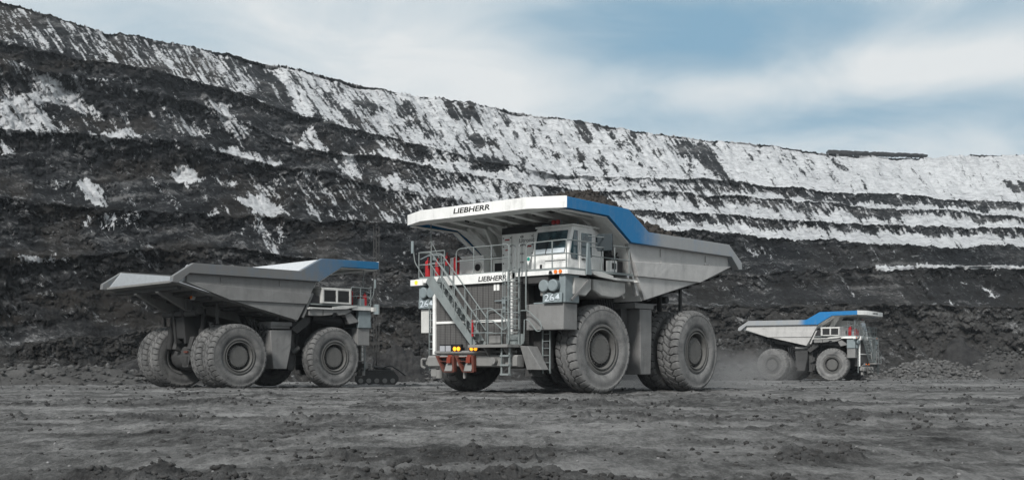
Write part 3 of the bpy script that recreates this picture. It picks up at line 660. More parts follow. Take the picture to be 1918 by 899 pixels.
    # lamps on the wings
    wl = MB().prism([(9.0, -4.30), (9.24, -4.28), (9.24, -3.55), (9.0, -3.55)], 'z', 4.50, 4.75).build('corner_box', white, T, 0.01)
    MB().cyl((9.24, -3.92, 4.63), (9.27, -3.92, 4.63), 0.085, n=14).build('indicator_lamp', 'orange_lit' if lit else 'orange', wl)
    for y in (3.55, 3.78): MB().cyl((9.19, y, 4.69), (9.23, y, 4.69), 0.075, n=14).build('indicator_lamp', 'orange', T)
    MB().prism([(3.22, 4.62), (3.40, 4.62), (3.34, 4.74), (3.26, 4.74)], 'x', 9.192, 9.23).build('horn', 'black', T)
    MB().cyl((5.2, 4.1, 4.70), (5.2, 4.16, 4.70), 0.045, n=10).build('side_lamp', 'lens', T)
    # ---- operator cab
    cf = [(8.30, 4.85), (8.24, 5.46), (7.96, 6.46), (7.90, 6.60)]
    cb = MB().prism([(8.30, 4.85), (8.25, 5.44), (7.97, 6.50), (7.86, 6.60), (6.60, 6.62), (6.25, 6.42), (5.85, 5.75), (5.80, 4.85)], 'y', 1.58, 3.40)
    cab = cb.build('cab', white, T, 0.05)
    def on_front(y0, y1, z0, z1, t=0.02, e=0.012):       # pane lying on the sloping cab front
        xa = 8.25 + (7.97 - 8.25) * (z0 - 5.44) / 1.06 + e; xb = 8.25 + (7.97 - 8.25) * (z1 - 5.44) / 1.06 + e
        return MB().prism([(xa, z0), (xb, z1), (xb + t, z1), (xa + t, z0)], 'y', y0, y1)
    on_front(1.72, 3.24, 5.52, 6.42).build('windscreen', 'glass', cab)
    on_front(1.74, 3.22, 5.53, 5.72, 0.008, 0.034).build('sun_blind', 'letterw', cab)
    on_front(2.3, 2.33, 5.50, 5.95, 0.01, 0.05).build('wiper', 'black', cab)
    MB().box(8.262, 8.285, 2.3, 3.3, 5.22, 5.24).box(8.285, 8.31, 2.05, 2.15, 4.95, 5.10).build('cab_trim', 'black', cab)
    MB().prism([(8.02, 5.30), (7.62, 5.28), (7.62, 6.42), (7.84, 6.42), (8.10, 5.56)], 'y', 3.402, 3.42).build('side_window', 'glass', cab)
    dr_ = MB().prism([(7.52, 4.92), (6.62, 4.92), (6.62, 6.46), (7.52, 6.46)], 'y', 3.402, 3.435).build('door', white, cab, 0.01)
    MB().prism([(7.42, 5.42), (6.74, 5.42), (6.74, 6.34), (7.42, 6.34)], 'y', 3.437, 3.45).build('door_window', 'glass', dr_)
    MB().box(7.2, 7.4, 3.437, 3.48, 5.28, 5.33).build('handle', 'black', dr_)
    MB().prism([(6.42, 5.80), (6.15, 5.80), (6.30, 6.32), (6.42, 6.32)], 'y', 3.402, 3.42).build('side_window', 'glass', cab)
    MB().box(6.2, 7.95, 1.52, 3.46, 6.59, 6.66).build('roof', white, cab, 0.02)
    for y in (2.45, 2.66): MB().cyl((7.9, y, 6.78), (7.96, y, 6.78), 0.095, n=14).build('roof_lamp', 'redlens', cab)
    MB().box(7.82, 7.9, 2.34, 2.77, 6.66, 6.88).box(7.7, 7.8, 1.75, 2.1, 6.66, 6.74).cyl((7.2, 3.1, 6.66), (7.2, 3.1, 6.85), 0.03, n=6).build_each('lamp_mount', 'grey', cab)
    MB().prism([(1.34, 5.45), (1.62, 5.45), (1.48, 5.1)], 'x', 8.32, 8.34).build('warning_sign', white, T)
    MB().cyl((8.34, 1.5, 5.36), (8.352, 1.5, 5.36), 0.075, n=12).build('warning_disc', 'green', T)
    # ---- electric cabinet beside the cab
    cbn = MB().box(5.6, 7.30, -0.80, 1.55, 4.85, 6.58).build('electric_cabinet', white, T, 0.015)
    MB().box(5.6, 7.28, -0.82, 1.50, 6.585, 6.86).build('cabinet_vent', 'black', cbn)
    sm = MB()
    for y in (-0.25, 0.30, 0.9): sm.box(7.302, 7.312, y - 0.006, y + 0.006, 4.9, 6.5)
    for z in (5.0, 5.35, 5.7, 6.05, 6.4):
        for y in (-0.7, -0.3, 0.25, 0.36, 0.85): sm.box(7.312, 7.33, y - 0.02, y + 0.02, z, z + 0.05)
    sm.build('cabinet_seam', 'dark', cbn)
    MB().box(7.305, 7.32, -0.62, -0.38, 6.32, 6.38).box(7.305, 7.32, 0.55, 0.8, 5.98, 6.05).box(7.305, 7.32, -0.6, -0.45, 5.9, 5.95).build_each('notice_plate', 'redlens', cbn)
    # ---- resistor grid box on the right side of the deck
    gb = MB().box(5.45, 7.47, -4.08, -1.68, 4.87, 5.76).box(5.40, 7.52, -4.12, -1.64, 5.70, 5.78).build('grid_box', white if body == 'body' else 'offwhite', T, 0.012)
    for a, b in ((5.62, 6.40), (6.56, 7.34)):
        w = MB().box(a, b, -4.10, -4.083, 4.98, 5.62).build('vent_panel', 'dark', gb)
        lv = MB()
        for k in range(9): lv.box(a + 0.02, b - 0.02, -4.125, -4.102, 5.0 + k * 0.07, 5.018 + k * 0.07)
        lv.box(a, b, -4.135, -4.103, 5.28, 5.31); lv.build('louvre', 'chassis', w)
    gf = MB()
    for x in (5.45, 6.42, 7.36): gf.box(x, x + 0.12, -4.145, -4.084, 4.87, 5.75)
    gf.box(5.57, 7.36, -4.14, -4.084, 5.64, 5.75); gf.box(5.57, 7.36, -4.14, -4.084, 4.87, 4.96); gf.build('vent_frame', 'offwhite', gb, 0.008)
    MB().cyl((7.475, -1.98, 5.28), (7.50, -1.98, 5.28), 0.24, n=24).build('hatch_surround', 'offwhite', gb)
    MB().cyl((7.50, -1.98, 5.28), (7.53, -1.98, 5.28), 0.15, n=24).build('vent_hole', 'black', gb)
    MB().box(5.9, 7.0, -1.6, -0.85, 4.87, 5.62).build('deck_box', white, T, 0.02)
    MB().box(7.005, 7.02, -1.45, -1.0, 4.95, 5.45).build('deck_box_vent', 'black', T)
    MB().cyl((4.9, -3.3, 4.87), (4.9, -3.3, 5.7), 0.3).cyl((5.0, -2.4, 5.0), (5.0, -3.8, 5.3), 0.25).box(4.75, 5.4, -3.9, -2.0, 4.87, 5.3).build('blower', 'dark', T)
    # engine room air intakes behind the cab (left)
    MB().box(4.95, 5.7, 2.2, 3.7, 4.87, 5.35).cyl((5.3, 3.2, 5.35), (5.3, 3.2, 5.8), 0.16).cyl((5.0, 3.5, 5.5), (5.7, 3.3, 5.6), 0.08, n=8).cyl((5.5, 2.6, 5.3), (5.5, 2.6, 6.0), 0.2).build('blower', 'dark', T)
    ub2 = MB().box(5.7, 6.15, 3.72, 3.95, 4.87, 5.32).build('junction_box', white, T, 0.01); MB().box(5.78, 6.07, 3.952, 3.97, 4.98, 5.22).build('box_vent', 'chassis', ub2)
    # fire extinguishers on the right front platform
    for (x, y, h, r) in ((9.0, -3.45, 0.62, 0.13), (9.0, -2.88, 0.55, 0.12), (8.3, -3.0, 0.85, 0.12), (8.1, -2.65, 0.8, 0.13)):
        e = MB(); e.cyl((x, y, 4.87), (x, y, 4.87 + h), r, n=16).cyl((x, y, 4.87 + h), (x, y, 4.95 + h), r, 0.04, n=16).cyl((x, y, 4.95 + h), (x, y, 5.05 + h), 0.03, n=8)
        ex = e.build('fire_extinguisher', 'red', T); MB().tube([(x, y, 5.03 + h), (x + 0.1, y + 0.12, 4.95 + h), (x + 0.12, y + 0.14, 5.2)], 0.018, 5, 0.05).build('hose', 'black', ex)
    eb = MB().box(8.6, 8.9, -3.55, -2.6, 4.87, 5.3).cyl((8.9, -3.2, 5.55), (8.9, -3.2, 5.7), 0.12, n=12).tube([(9.05, -3.85, 5.62), (9.05, -3.4, 5.75), (9.05, -2.4, 5.72)], 0.03, 6, 0.1).box(8.95, 9.08, -3.5, -2.7, 5.38, 5.43)
    eb.build('deck_equipment', 'grey', T)
    MB().tube([(9.0, -2.55, 4.87), (8.95, -2.6, 5.5), (8.6, -2.2, 5.75), (8.2, -2.3, 5.6)], 0.03, 6, 0.2).tube([(7.6, -1.2, 5.0), (8.2, -1.0, 4.95), (8.4, -0.6, 4.88)], 0.03, 6, 0.1).tube([(4.6, 3.0, 4.9), (4.8, 3.2, 5.6), (5.2, 3.6, 5.7)], 0.03, 6, 0.2).build_each('hydraulic_hose', 'black', T)
    # hoses and cables hanging under the deck
    hh = MB()
    for k in range(9):
        x = 4.8 + 0.1 * k; y = -3.0 + 0.05 * k; hh.tube([(x, y, 4.4), (x - 0.2, y - 0.1, 3.6 - 0.1 * (k % 3)), (x - 0.4, y + 0.1, 3.0)], 0.035, 6, 0.2)
        hh.tube([(x, -y, 4.3), (x - 0.1, -y + 0.1, 3.5), (x - 0.5, -y - 0.2, 2.7)], 0.035, 6, 0.2)
    for k in range(7): hh.tube([(1.4 + 0.25 * k, -3.0, 3.9 - 0.1 * k), (1.5 + 0.25 * k, -3.1, 3.3), (1.2 + 0.25 * k, -2.9, 2.6)], 0.05, 6, 0.2)
    hh.build_each('hose_bundle', 'dark', T)
    # rear: lamps under the tail
    MB().box(-1.7, -1.5, -2.2, -1.95, 4.85, 5.1).build('tail_lamp_box', 'offwhite', T); MB().cyl((-1.7, -2.08, 5.0), (-1.74, -2.08, 5.0), 0.10, n=14).build('tail_lamp', 'orange', T)
    MB().box(-2.0, -1.6, 1.6, 2.2, 4.5, 4.9).box(-1.9, -1.5, -1.9, -1.7, 4.3, 4.9).cyl((-1.2, -2.2, 4.3), (-1.2, -1.5, 4.3), 0.22, n=14).build_each('body_pivot', 'chassis', T, 0.02)
    MB().prism([(-1.3, 3.9), (-0.9, 4.6), (-0.3, 4.5), (0.4, 3.2), (-0.6, 2.6), (-1.2, 2.8)], 'y', -0.65, 0.65).build('rear_housing', 'pit', T, 0.03)
    # lettering
    if band_text:
        lettering('LIEBHERR', 1.50, 0.20, T, 'black', (9.362, 0.47, 4.585), (math.radians(90), 0, math.radians(90)), shear=0.15, off=0.022)
        lettering('Litronic', 0.80, 0.17, T, 'black', (7.303, 0.56, 6.27), (math.radians(90), 0, math.radians(90)))
    lettering('LIEBHERR', 1.95, 0.21, cn, 'black', (10.082, 0.0, 7.30), (math.radians(90), 0, math.radians(90)), shear=0.15, off=0.022)
    return T
# ------------------------------------------------------------------ ground
def zbase(Y): return np.interp(Y, [0, 50, 65, 130, 200], [0, 0, -0.14, -0.46, -0.50])
def grid_mesh(name, co, nu, nv, mat, attrs={}, wrap=False):
    i = np.arange(nu if wrap else nu - 1)[:, None]; k = np.arange(nv - 1)[None, :]; j = (i + 1) % nu
    q = np.stack([i * nv + k, j * nv + k, j * nv + k + 1, i * nv + k + 1], -1).reshape(-1, 4)
    me = bpy.data.meshes.new(name); me.vertices.add(len(co)); me.vertices.foreach_set('co', co.astype(np.float32).ravel())
    me.loops.add(q.size); me.loops.foreach_set('vertex_index', q.astype(np.int32).ravel()); me.polygons.add(len(q))
    me.polygons.foreach_set('loop_start', np.arange(0, q.size, 4, dtype=np.int32)); me.polygons.foreach_set('loop_total', np.full(len(q), 4, dtype=np.int32))
    me.update(calc_edges=True); me.polygons.foreach_set('use_smooth', np.ones(len(q), dtype=bool))
    for k_, a in attrs.items():
        at = me.attributes.new(k_, 'FLOAT', 'POINT'); at.data.foreach_set('value', a.astype(np.float32).ravel())
    me.materials.append(mat)
    o = bpy.data.objects.new(name, me); COL.objects.link(o); return o

def ground_height(X, Y):
    """graded haul floor: shallow wheel tracks across the view, churned ridges of clods"""
    Rr = np.hypot(X, Y)
    near = np.clip(1 - Rr / 260, 0, 1)
    warp = 2.2 * (fbm(X * 0.03, Y * 0.05, 3, 5) - 0.5)
    band = fbm(X * 0.045 + 3, (Y + warp * 3) * 0.42, 4, 11)
    tracks = fbm(X * 0.10, (Y + warp) * 1.5, 4, 21, 0.6)
    clod = fbm(X * 2.3, Y * 1.0, 5, 31, 0.62, True)
    mask = sstep(0.56, 0.66, band) 
    mask2 = sstep(0.545, 0.63, fbm(X * 0.55 + 9, Y * 0.30, 5, 77, 0.6))
    m = np.clip(mask * (0.35 + 0.65 * mask2) + 0.45 * mask2, 0, 1)
    fine = fbm(X * 7, Y * 7, 4, 41, 0.6)
    lum = fbm(X * 1.3, Y * 0.7, 6, 51, 0.70)
    h = 0.07 * (tracks - 0.5) + 0.22 * (lum - 0.5) + m * (0.19 * np.clip(clod - 0.5, 0, 1) * 2 + 0.03) + 0.035 * (fine - 0.5)
    amp = np.interp(Rr, [0, 10, 40, 46, 60, 140, 200], [0.55, 0.62, 1.0, 0.75, 0.8, 1.5, 1.8])
    return zbase(Y) + h * amp * 1.0, m
th = np.concatenate([np.linspace(-math.pi, math.radians(-34), 60, endpoint=False), np.linspace(math.radians(-34), math.radians(34), 1350), np.linspace(math.radians(34), math.pi, 60)[1:-1]])
dep = [0.4, 1.5, 3.0, 4.5, 6.0, 7.5]
yy_ = np.concatenate([np.arange(955, 905, -2.2), np.arange(905, 700, -1.15), np.arange(700, 692, -0.5)])
dep = np.array(dep + [CAMH * F_PX / (y - HOR) for y in yy_ if CAMH * F_PX / (y - HOR) > 8.0] + [460, 520, 600, 800, 1200, 2500, 4500])
TH, DD = np.meshgrid(th, dep, indexing='ij')
GX = DD * np.sin(TH) ; GY = DD * np.cos(TH)
GZ, GM = ground_height(GX, GY)
GZ = np.where(DD > 300, -0.6, GZ)

def groundmat():
    m, t, b = newmat('crushed_dark_haul_floor', 0.95, 0.15)
    o = t.nodes.new('ShaderNodeTexCoord').outputs['Object']
    at = t.nodes.new('ShaderNodeAttribute'); at.attribute_name = 'clod'
    nA = noise(t, o, 0.5, 9, 0.66, 0.3, (0.5, 0.8, 1)); nB = noise(t, o, 3.0, 10, 0.80, 0.2, (1.0, 0.32, 1)); nC = noise(t, o, 20, 6, 0.78, 0, (1, 0.4, 1)); nD = noise(t, o, 0.07, 4, 0.6, 0, (0.35, 1, 1))
    f = mathn(t, 'ADD', mathn(t, 'MULTIPLY', nA, 0.5), mathn(t, 'MULTIPLY', nB, 0.5)); f = mathn(t, 'ADD', f, mathn(t, 'MULTIPLY', nC, 0.25)); f = mathn(t, 'ADD', f, mathn(t, 'MULTIPLY', nD, 0.25))
    c = ramp(t, f, [(0.60, (0.014, 0.0138, 0.0135)), (0.66, (0.048, 0.0475, 0.0465)), (0.73, (0.108, 0.107, 0.105)), (0.84, (0.25, 0.248, 0.244))])
    dk = mixc(t, nC, (0.012, 0.012, 0.0125), (0.045, 0.044, 0.044))  # darker damp soil, also standing in for self-shadow among the clods
    t.links.new(mixc(t, mathn(t, 'MULTIPLY', at.outputs['Fac'], 0.62, None, True), c, dk), b.inputs['Base Color'])
    bump(t, b, mathn(t, 'ADD', nC, mathn(t, 'MULTIPLY', nB, 2.0)), 0.8, 0.08); return m
gcol = groundmat()
ground = grid_mesh('ground', np.stack([GX, GY, GZ], -1).reshape(-1, 3), len(th), len(dep), gcol, {'clod': GM}, wrap=True)
ground['kind'] = 'structure'

# ------------------------------------------------------------------ pit wall: real benches, each crest line with its own distance
LINES = [  # toe -> skyline: (u, y) photo columns and rows of each crest, and its distance at u = 0 and u = 1918
 (None, 84, 160, 0),
 ([(-600, 650), (0, 650), (330, 610), (560, 575), (800, 575), (1278, 572), (1600, 571), (1918, 573), (2600, 575)], 90, 167, 1.5),
 ([(-600, 482), (0, 480), (180, 475), (300, 470), (400, 462), (560, 482), (700, 492), (900, 500), (1280, 515), (1400, 512), (1480, 506), (1650, 501), (1918, 498), (2600, 496)], 104, 200, 5),
 ([(-600, 368), (0, 372), (60, 380), (150, 392), (290, 395), (380, 404), (540, 409), (620, 415), (760, 420), (1100, 425), (1278, 431), (1380, 440), (1560, 454), (1650, 460), (1918, 463), (2600, 462)], 128, 250, 9),
 ([(-600, 235), (0, 243), (130, 248), (270, 262), (340, 266), (470, 300), (620, 325), (760, 364), (880, 380), (1000, 388), (1100, 392), (1278, 397), (1340, 402), (1420, 410), (1560, 415), (1650, 420), (1740, 424), (1918, 428), (2600, 432)], 163, 300, 9),
 ([(-600, 60), (0, 120), (190, 151), (270, 168), (400, 200), (500, 250), (560, 275), (640, 290), (700, 291), (850, 322), (1000, 345), (1100, 356), (1278, 362), (1400, 370), (1480, 374), (1560, 380), (1640, 390), (1740, 395), (1800, 398), (1918, 408), (2600, 420)], 203, 360, 10),
 ([(-600, -60), (0, 75), (150, 112), (300, 135), (450, 172), (560, 215), (650, 240), (760, 266), (860, 292), (1000, 322), (1150, 333), (1278, 334), (1340, 338), (1420, 345), (1500, 352), (1560, 361), (1600, 364), (1690, 362), (1760, 373), (1850, 380), (1918, 384), (2600, 400)], 235, 410, 8),
 ([(-600, -230), (-200, -60), (0, 2), (40, 12), (100, 32), (200, 62), (300, 80), (400, 98), (450, 106), (500, 118), (600, 141), (700, 166), (760, 178), (850, 187), (950, 208), (1050, 223), (1150, 240), (1250, 255), (1350, 265), (1450, 273), (1540, 288), (1640, 293), (1720, 296), (1918, 293), (2600, 285)], 300, 540, 10),
]
NU = 1900
U = np.linspace(-560, 2480, NU)
def depth_at(a, b): return a + (b - a) * np.clip((U + 300) / 2218, 0, 1.25) * 1.0 - 0 if False else np.interp(U, [-600, 0, 1918, 2600], [a - (b - a) * 0.25, a, b, b + (b - a) * 0.25])
def crest_wobble(k, amp): return amp * (fbm(U / 60.0, U * 0 + k, 4, 200 + k) - 0.5) * 2 + 0.35 * amp * (fbm(U / 9.0, U * 0 + k, 3, 230 + k) - 0.5) * 2
rows_y = []; rows_d = []; rows_t = []; rows_k = []
prev_z = None; prev_d = None
for k, (ln, a, b, w) in enumerate(LINES):
    d = depth_at(a, b) + (a / 100.0) * 3.5 * (fbm(U / 130.0, U * 0 + 3.1 * k, 4, 300 + k) - 0.5)
    if ln is None: y = HOR + (CAMH + 0.7) * F_PX / d
    else:
        xs, ys = zip(*ln); y = np.interp(U, xs, ys) + crest_wobble(k, {7: 3.0, 1: 5}.get(k, 5.0)) + {1: 55, 2: 16, 3: 9}.get(k, 3) * (fbm(U / 150.0, U * 0 + 9.7 * k, 3, 260 + k) - 0.5) * np.where((U > 1150) & (k < 3), 0.35, 1.0)
    z = CAMH + (HOR - y) / F_PX * d
    if prev_z is None: prev_z, prev_d = z, d; rows_y.append(z); rows_d.append(d); rows_t.append(np.zeros(NU)); rows_k.append(0); continue
    # narrow berm (level) behind the crest below, then talus, then steep rock up to this crest
    flat = (0.28 if k > 3 else 0.42) if k > 1 else 0.0
    dz = z - prev_z
    if k == 7: flat = 0.12
    if k > 1:
        for t in (0.35, 1.0):
            rows_y.append(prev_z + 0.02 * t); rows_d.append(prev_d + (d - prev_d) * flat * t); rows_t.append(np.zeros(NU)); rows_k.append(k)
    d0 = prev_d + (d - prev_d) * flat
    pix = np.median(np.abs((HOR - 0) * 0 + (z - prev_z)) / d * F_PX)
    n = int(max(18, pix / (1.45 if k > 1 else 1.6)))
    for i in range(1, n + 1):
        t = i / n
        # concave face: gentle at the foot, steep at the top
        horiz = 1 - (1 - t) ** 1.7 if k not in (7,) else t
        rows_y.append(prev_z + 0.02 + dz * t); rows_d.append(d0 + (d - d0) * horiz); rows_t.append(np.full(NU, t)); rows_k.append(k)
    prev_z, prev_d = z, d
# plateau behind the skyline
for dd_, dz_ in ((8, 0.0), (60, 1.0), (400, 2.0)):
    rows_y.append(prev_z + dz_ - 0.5); rows_d.append(prev_d + dd_); rows_t.append(np.ones(NU)); rows_k.append(8)
TZ = np.array(rows_y).T; TD = np.array(rows_d).T; TT = np.array(rows_t).T; TK = np.broadcast_to(np.array(rows_k)[None, :], TZ.shape)
UU = np.broadcast_to(U[:, None], TZ.shape)
PY = HOR - (TZ - CAMH) * F_PX / TD            # the photo row each vertex belongs to (used only to lay the noise and snow out)
sc = TD / 250.0
fade_c = np.where(TK >= 8, 0.2, 1.0)
# gullies and ribs, leaning the way the faces weather; rock lumps
sl = UU * 0.82 - PY * 0.57; al = UU * 0.57 + PY * 0.82
rib = fbm(sl / 26.0, al / 95.0, 4, 401, 0.55, True); lump = fbm(UU / 17.0, PY / 12.0, 6, 402, 0.62); lump2 = fbm(UU / 70.0, PY / 40.0, 4, 403); crag = fbm(UU / 10.0, PY / 7.0, 5, 404, 0.6, True)
big = fbm(UU / 190.0, PY / 150.0, 3, 405)
facew = np.where(TK >= 8, 0, np.clip(TT * 4, 0, 1)) * np.where(TT > 0.985, 0.4, 1)

# ---- where the snow lies (coverage 0..1, broken up further by the material)
WARP = [((10 + 7 * q) * (fbm(UU / 16.0, PY / 12.0, 4, 501 + 7 * q) - 0.5) * 2, (7 + 4 * q) * (fbm(UU / 14.0, PY / 10.0, 4, 502 + 7 * q) - 0.5) * 2) for q in range(3)]
def poly_in(pts, soft=0):
    px = np.array([p[0] for p in pts], float); py = np.array([p[1] for p in pts], float)
    wx = UU + WARP[soft][0]; wy = PY + WARP[soft][1]
    inside = np.zeros(UU.shape, bool); n = len(px)
    bb = (wx > px.min() - 2) & (wx < px.max() + 2) & (wy > py.min() - 2) & (wy < py.max() + 2)
    idx = np.nonzero(bb); qx = wx[idx]; qy = wy[idx]; r = np.zeros(qx.shape, bool)
    for i in range(n):
        x1, y1, x2, y2 = px[i], py[i], px[(i + 1) % n], py[(i + 1) % n]
        if y1 == y2: continue
        c = ((y1 > qy) != (y2 > qy)) & (qx < (x2 - x1) * (qy - y1) / (y2 - y1) + x1); r ^= c
    inside[idx] = r; return inside
def lerpU(pts): return np.interp(UU, [p[0] for p in pts], [p[1] for p in pts])
cov = np.zeros(UU.shape)
# top slope: thin streaks at the left, nearly closed cover to the right
cov = np.where(TK == 7, lerpU([(-600, .40), (0, .36), (250, .38), (460, .43), (520, .66), (700, .68), (900, .71), (1100, .74), (1300, .80), (1560, .90), (2600, 1.0)]), cov)
cov = np.where((TK == 7) & (TT < 0.2) & (UU < 480), cov - 0.12, cov)
cov = np.where((TK == 7) & (UU > 1050) & (TT < 0.5), cov + 0.08, cov)
# benches: dark rock head, snow on the talus foot
def bench(k, head_t, foot_cov, head_cov):
    global cov
    ht = lerpU(head_t) + 0.22 * (fbm(UU / 45.0, PY * 0 + k, 4, 510 + k) - 0.5) * 2
    f = sstep(-0.10, 0.10, ht - TT)
    c = lerpU(head_cov) * (1 - f) + lerpU(foot_cov) * f
    cov = np.where(TK == k, c, cov)
bench(6, [(0, .3), (600, .3), (800, .6), (1100, .6), (2600, .5)], [(0, .05), (450, .1), (560, .5), (760, .85), (1100, .95), (2600, .95)], [(0, .04), (600, .12), (800, .42), (900, .80), (1150, .70), (1278, .42), (1500, .30), (2600, .32)])
bench(5, [(0, .5), (600, .4), (850, .5), (1100, .75), (1278, .72), (1700, .70), (2600, .70)], [(0, .30), (300, .15), (550, .12), (700, .3), (850, .75), (1100, .92), (2600, 1.0)], [(0, .18), (200, .1), (600, .06), (760, .28), (900, .62), (1278, .50), (1600, .33), (2600, .33)])
bench(4, [(0, .3), (600, .3), (900, .55), (1278, .68), (2600, .68)], [(0, .04), (500, .14), (650, .45), (850, .75), (1278, .95), (2600, 1.0)], [(0, .03), (450, .10), (600, .30), (800, .45), (1000, .50), (1278, .36), (1700, .28), (2600, .28)])
bench(3, [(0, .10), (1300, .10), (1600, .10), (1700, .28), (1918, .24), (2600, .25)], [(0, .08), (600, .1), (1300, .15), (1600, .5), (1680, .93), (2600, .95)], [(0, .02), (700, .05), (1278, .10), (1450, .06), (2600, .10)])
cov = np.where(TK == 2, 0.02 + 0.10 * sstep(0.62, 0.75, fbm(UU / 20.0, PY / 8.0, 3, 540)), cov)
cov = np.where(TK <= 1, 0.0, cov)
cov = np.where(TK >= 8, 0.8, cov)
cov = np.where((TK == 3) & (UU > 1640) & (TT < 0.34), 1.0, cov); cov = np.where((TK == 2) & (UU > 1640) & (TT > 0.93), 0.9, cov)
# the snow line over the dark bench at right (lower lip of bench 4)
cov = np.where((TK == 4) & (UU > 1240) & (TT < 0.12), 1.0, cov)
PATCH = [
 (.80, [(0, 185), (60, 175), (45, 140), (90, 140), (105, 150), (150, 175), (165, 195), (197, 224), (185, 222), (140, 200), (110, 192), (60, 200), (100, 232), (128, 250), (60, 247), (0, 250)]),
 (.55, [(0, 110), (50, 118), (70, 135), (20, 140), (0, 130)]), (.6, [(0, 60), (30, 78), (20, 85), (0, 78)]),
 (.9, [(0, 262), (14, 275), (25, 291), (0, 292)]), (.85, [(153, 254), (200, 250), (238, 243), (270, 262), (215, 260)]),
 (.75, [(380, 183), (400, 180), (430, 190), (440, 215), (472, 262), (445, 262), (415, 240), (395, 212)]),
 (.55, [(290, 200), (330, 215), (400, 250), (395, 256), (350, 250), (310, 225)]), (.5, [(130, 140), (160, 145), (165, 165), (150, 170)]),
 (.75, [(395, 272), (430, 275), (520, 298), (537, 306), (470, 304), (420, 287)]), (1, [(552, 277), (575, 240), (586, 243), (600, 265), (617, 284), (590, 282)]),
 (.9, [(630, 290), (665, 290), (680, 337), (668, 338), (650, 325)]), (.85, [(700, 333), (740, 330), (780, 350), (812, 358), (800, 372), (760, 362), (720, 352)]),
 (1, [(320, 330), (335, 311), (355, 312), (380, 340), (350, 343)]), (.55, [(385, 335), (400, 328), (445, 342), (440, 350), (415, 352)]),
 (.95, [(145, 340), (160, 337), (185, 355), (202, 386), (180, 388), (158, 362)]), (1, [(440, 377), (462, 363), (492, 365), (530, 393), (540, 403), (500, 404), (468, 390)]),
 (.7, [(385, 400), (425, 393), (440, 398), (400, 405)]), (.5, [(560, 392), (640, 392), (660, 410), (590, 412)]), (.4, [(640, 350), (700, 375), (760, 405), (720, 416), (650, 395)]),
 (.85, [(560, 320), (585, 322), (580, 327)]), (1, [(183, 149), (208, 150), (205, 154)]), (.45, [(455, 330), (520, 350), (560, 372), (500, 368)]),
 (.42, [(478, 408), (490, 408), (512, 450), (530, 482), (508, 482), (487, 450)]), (.3, [(440, 425), (452, 428), (460, 455), (450, 450)]),
 (.85, [(20, 482), (70, 482), (130, 487), (128, 491), (60, 492), (30, 490)]), (.5, [(1700, 505), (1720, 520), (1716, 524), (1690, 508)]),
 (.5, [(1840, 535), (1870, 555), (1862, 560), (1838, 540)]), (.6, [(1330, 470), (1345, 466), (1352, 478), (1340, 480)]), (.5, [(1390, 462), (1440, 465), (1470, 490), (1410, 480)]) ,
]
def soft_poly(p):
    return (poly_in(p, 0).astype(float) + poly_in(p, 1) + poly_in(p, 2)) / 3.0
for u_, y0_, y1_ in ((196, 403, 432), (209, 402, 430), (237, 400, 420), (253, 402, 416), (164, 404, 424), (485, 410, 440), (524, 418, 450)):
    PATCH.append((1.3, [(u_ - 2.5, y0_), (u_ + 3, y0_), (u_ + 1.5, y1_), (u_ - 0.5, y1_)]))
for c, p in PATCH:
    m_ = soft_poly(p) * (TK > 1); cov = np.where(m_ > 0, np.maximum(cov, c * (0.35 + 0.55 * m_)), cov)
for c, p in [(.22, [(832, 190), (892, 193), (896, 222), (850, 226), (822, 202)]), (.15, [(1250, 258), (1318, 265), (1345, 300), (1382, 336), (1340, 332), (1295, 296)]), (.1, [(872, 248), (900, 245), (926, 272), (900, 276)]),
             (.08, [(874, 293), (945, 294), (955, 317), (880, 320)]), (.12, [(455, 108), (500, 120), (530, 160), (572, 228), (505, 200), (470, 150)]), (.2, [(1545, 280), (1560, 290), (1590, 320), (1570, 318)]), (.25, [(720, 220), (742, 228), (765, 262), (745, 258)]),
             (.15, [(590, 160), (612, 165), (690, 235), (660, 232)]), (.18, [(0, 20), (60, 30), (90, 55), (40, 60), (0, 45)]), (.1, [(1870, 345), (1918, 342), (2100, 345), (2100, 365), (1900, 366)])]:
    m_ = soft_poly(p); cov = cov * (1 - m_ * 0.85) + np.minimum(cov, c) * m_ * 0.85
crag2 = fbm(UU / 4.0, PY / 3.0, 3, 407, 0.6, True)
rough = (1 - 0.62 * np.clip(cov, 0, 1)) * np.where(TK <= 2, 0.7, 1.0)
dn = (3.2 * (rib - 0.55) + 4.2 * rough * (lump - 0.5) + 5.5 * (lump2 - 0.5) + rough * (3.2 * (crag - 0.5) + 1.3 * (crag2 - 0.5)) + 6 * (big - 0.5) + 9.0 * np.where(TK < 7, 1 - TT * 0.8, 0.25) * (0.5 - fbm(sl / 42.0 + 7, al / 190.0, 3, 408, 0.5, True))) * sc * facew
near = (TK <= 2)
dn = np.where(TK == 1, dn * 0.8, dn)
TD2 = TD + dn * 1.0
zn = (1.3 * (lump - 0.5) + 1.4 * (crag - 0.5) + 0.8 * (crag2 - 0.5)) * rough * sc * np.where(TK >= 8, 0, 1) * np.where(TT > 0.97, 0.55, facew)
rimrock = np.where((TK == 7) & (TT > 0.97), 1.0, 0) * (np.clip(fbm(UU / 7.0, PY * 0, 4, 410, 0.6, True) - 0.55, 0, 1) * 1.7)
TZ2 = TZ + zn + rimrock
TX2 = (UU - 959) / F_PX * TD2
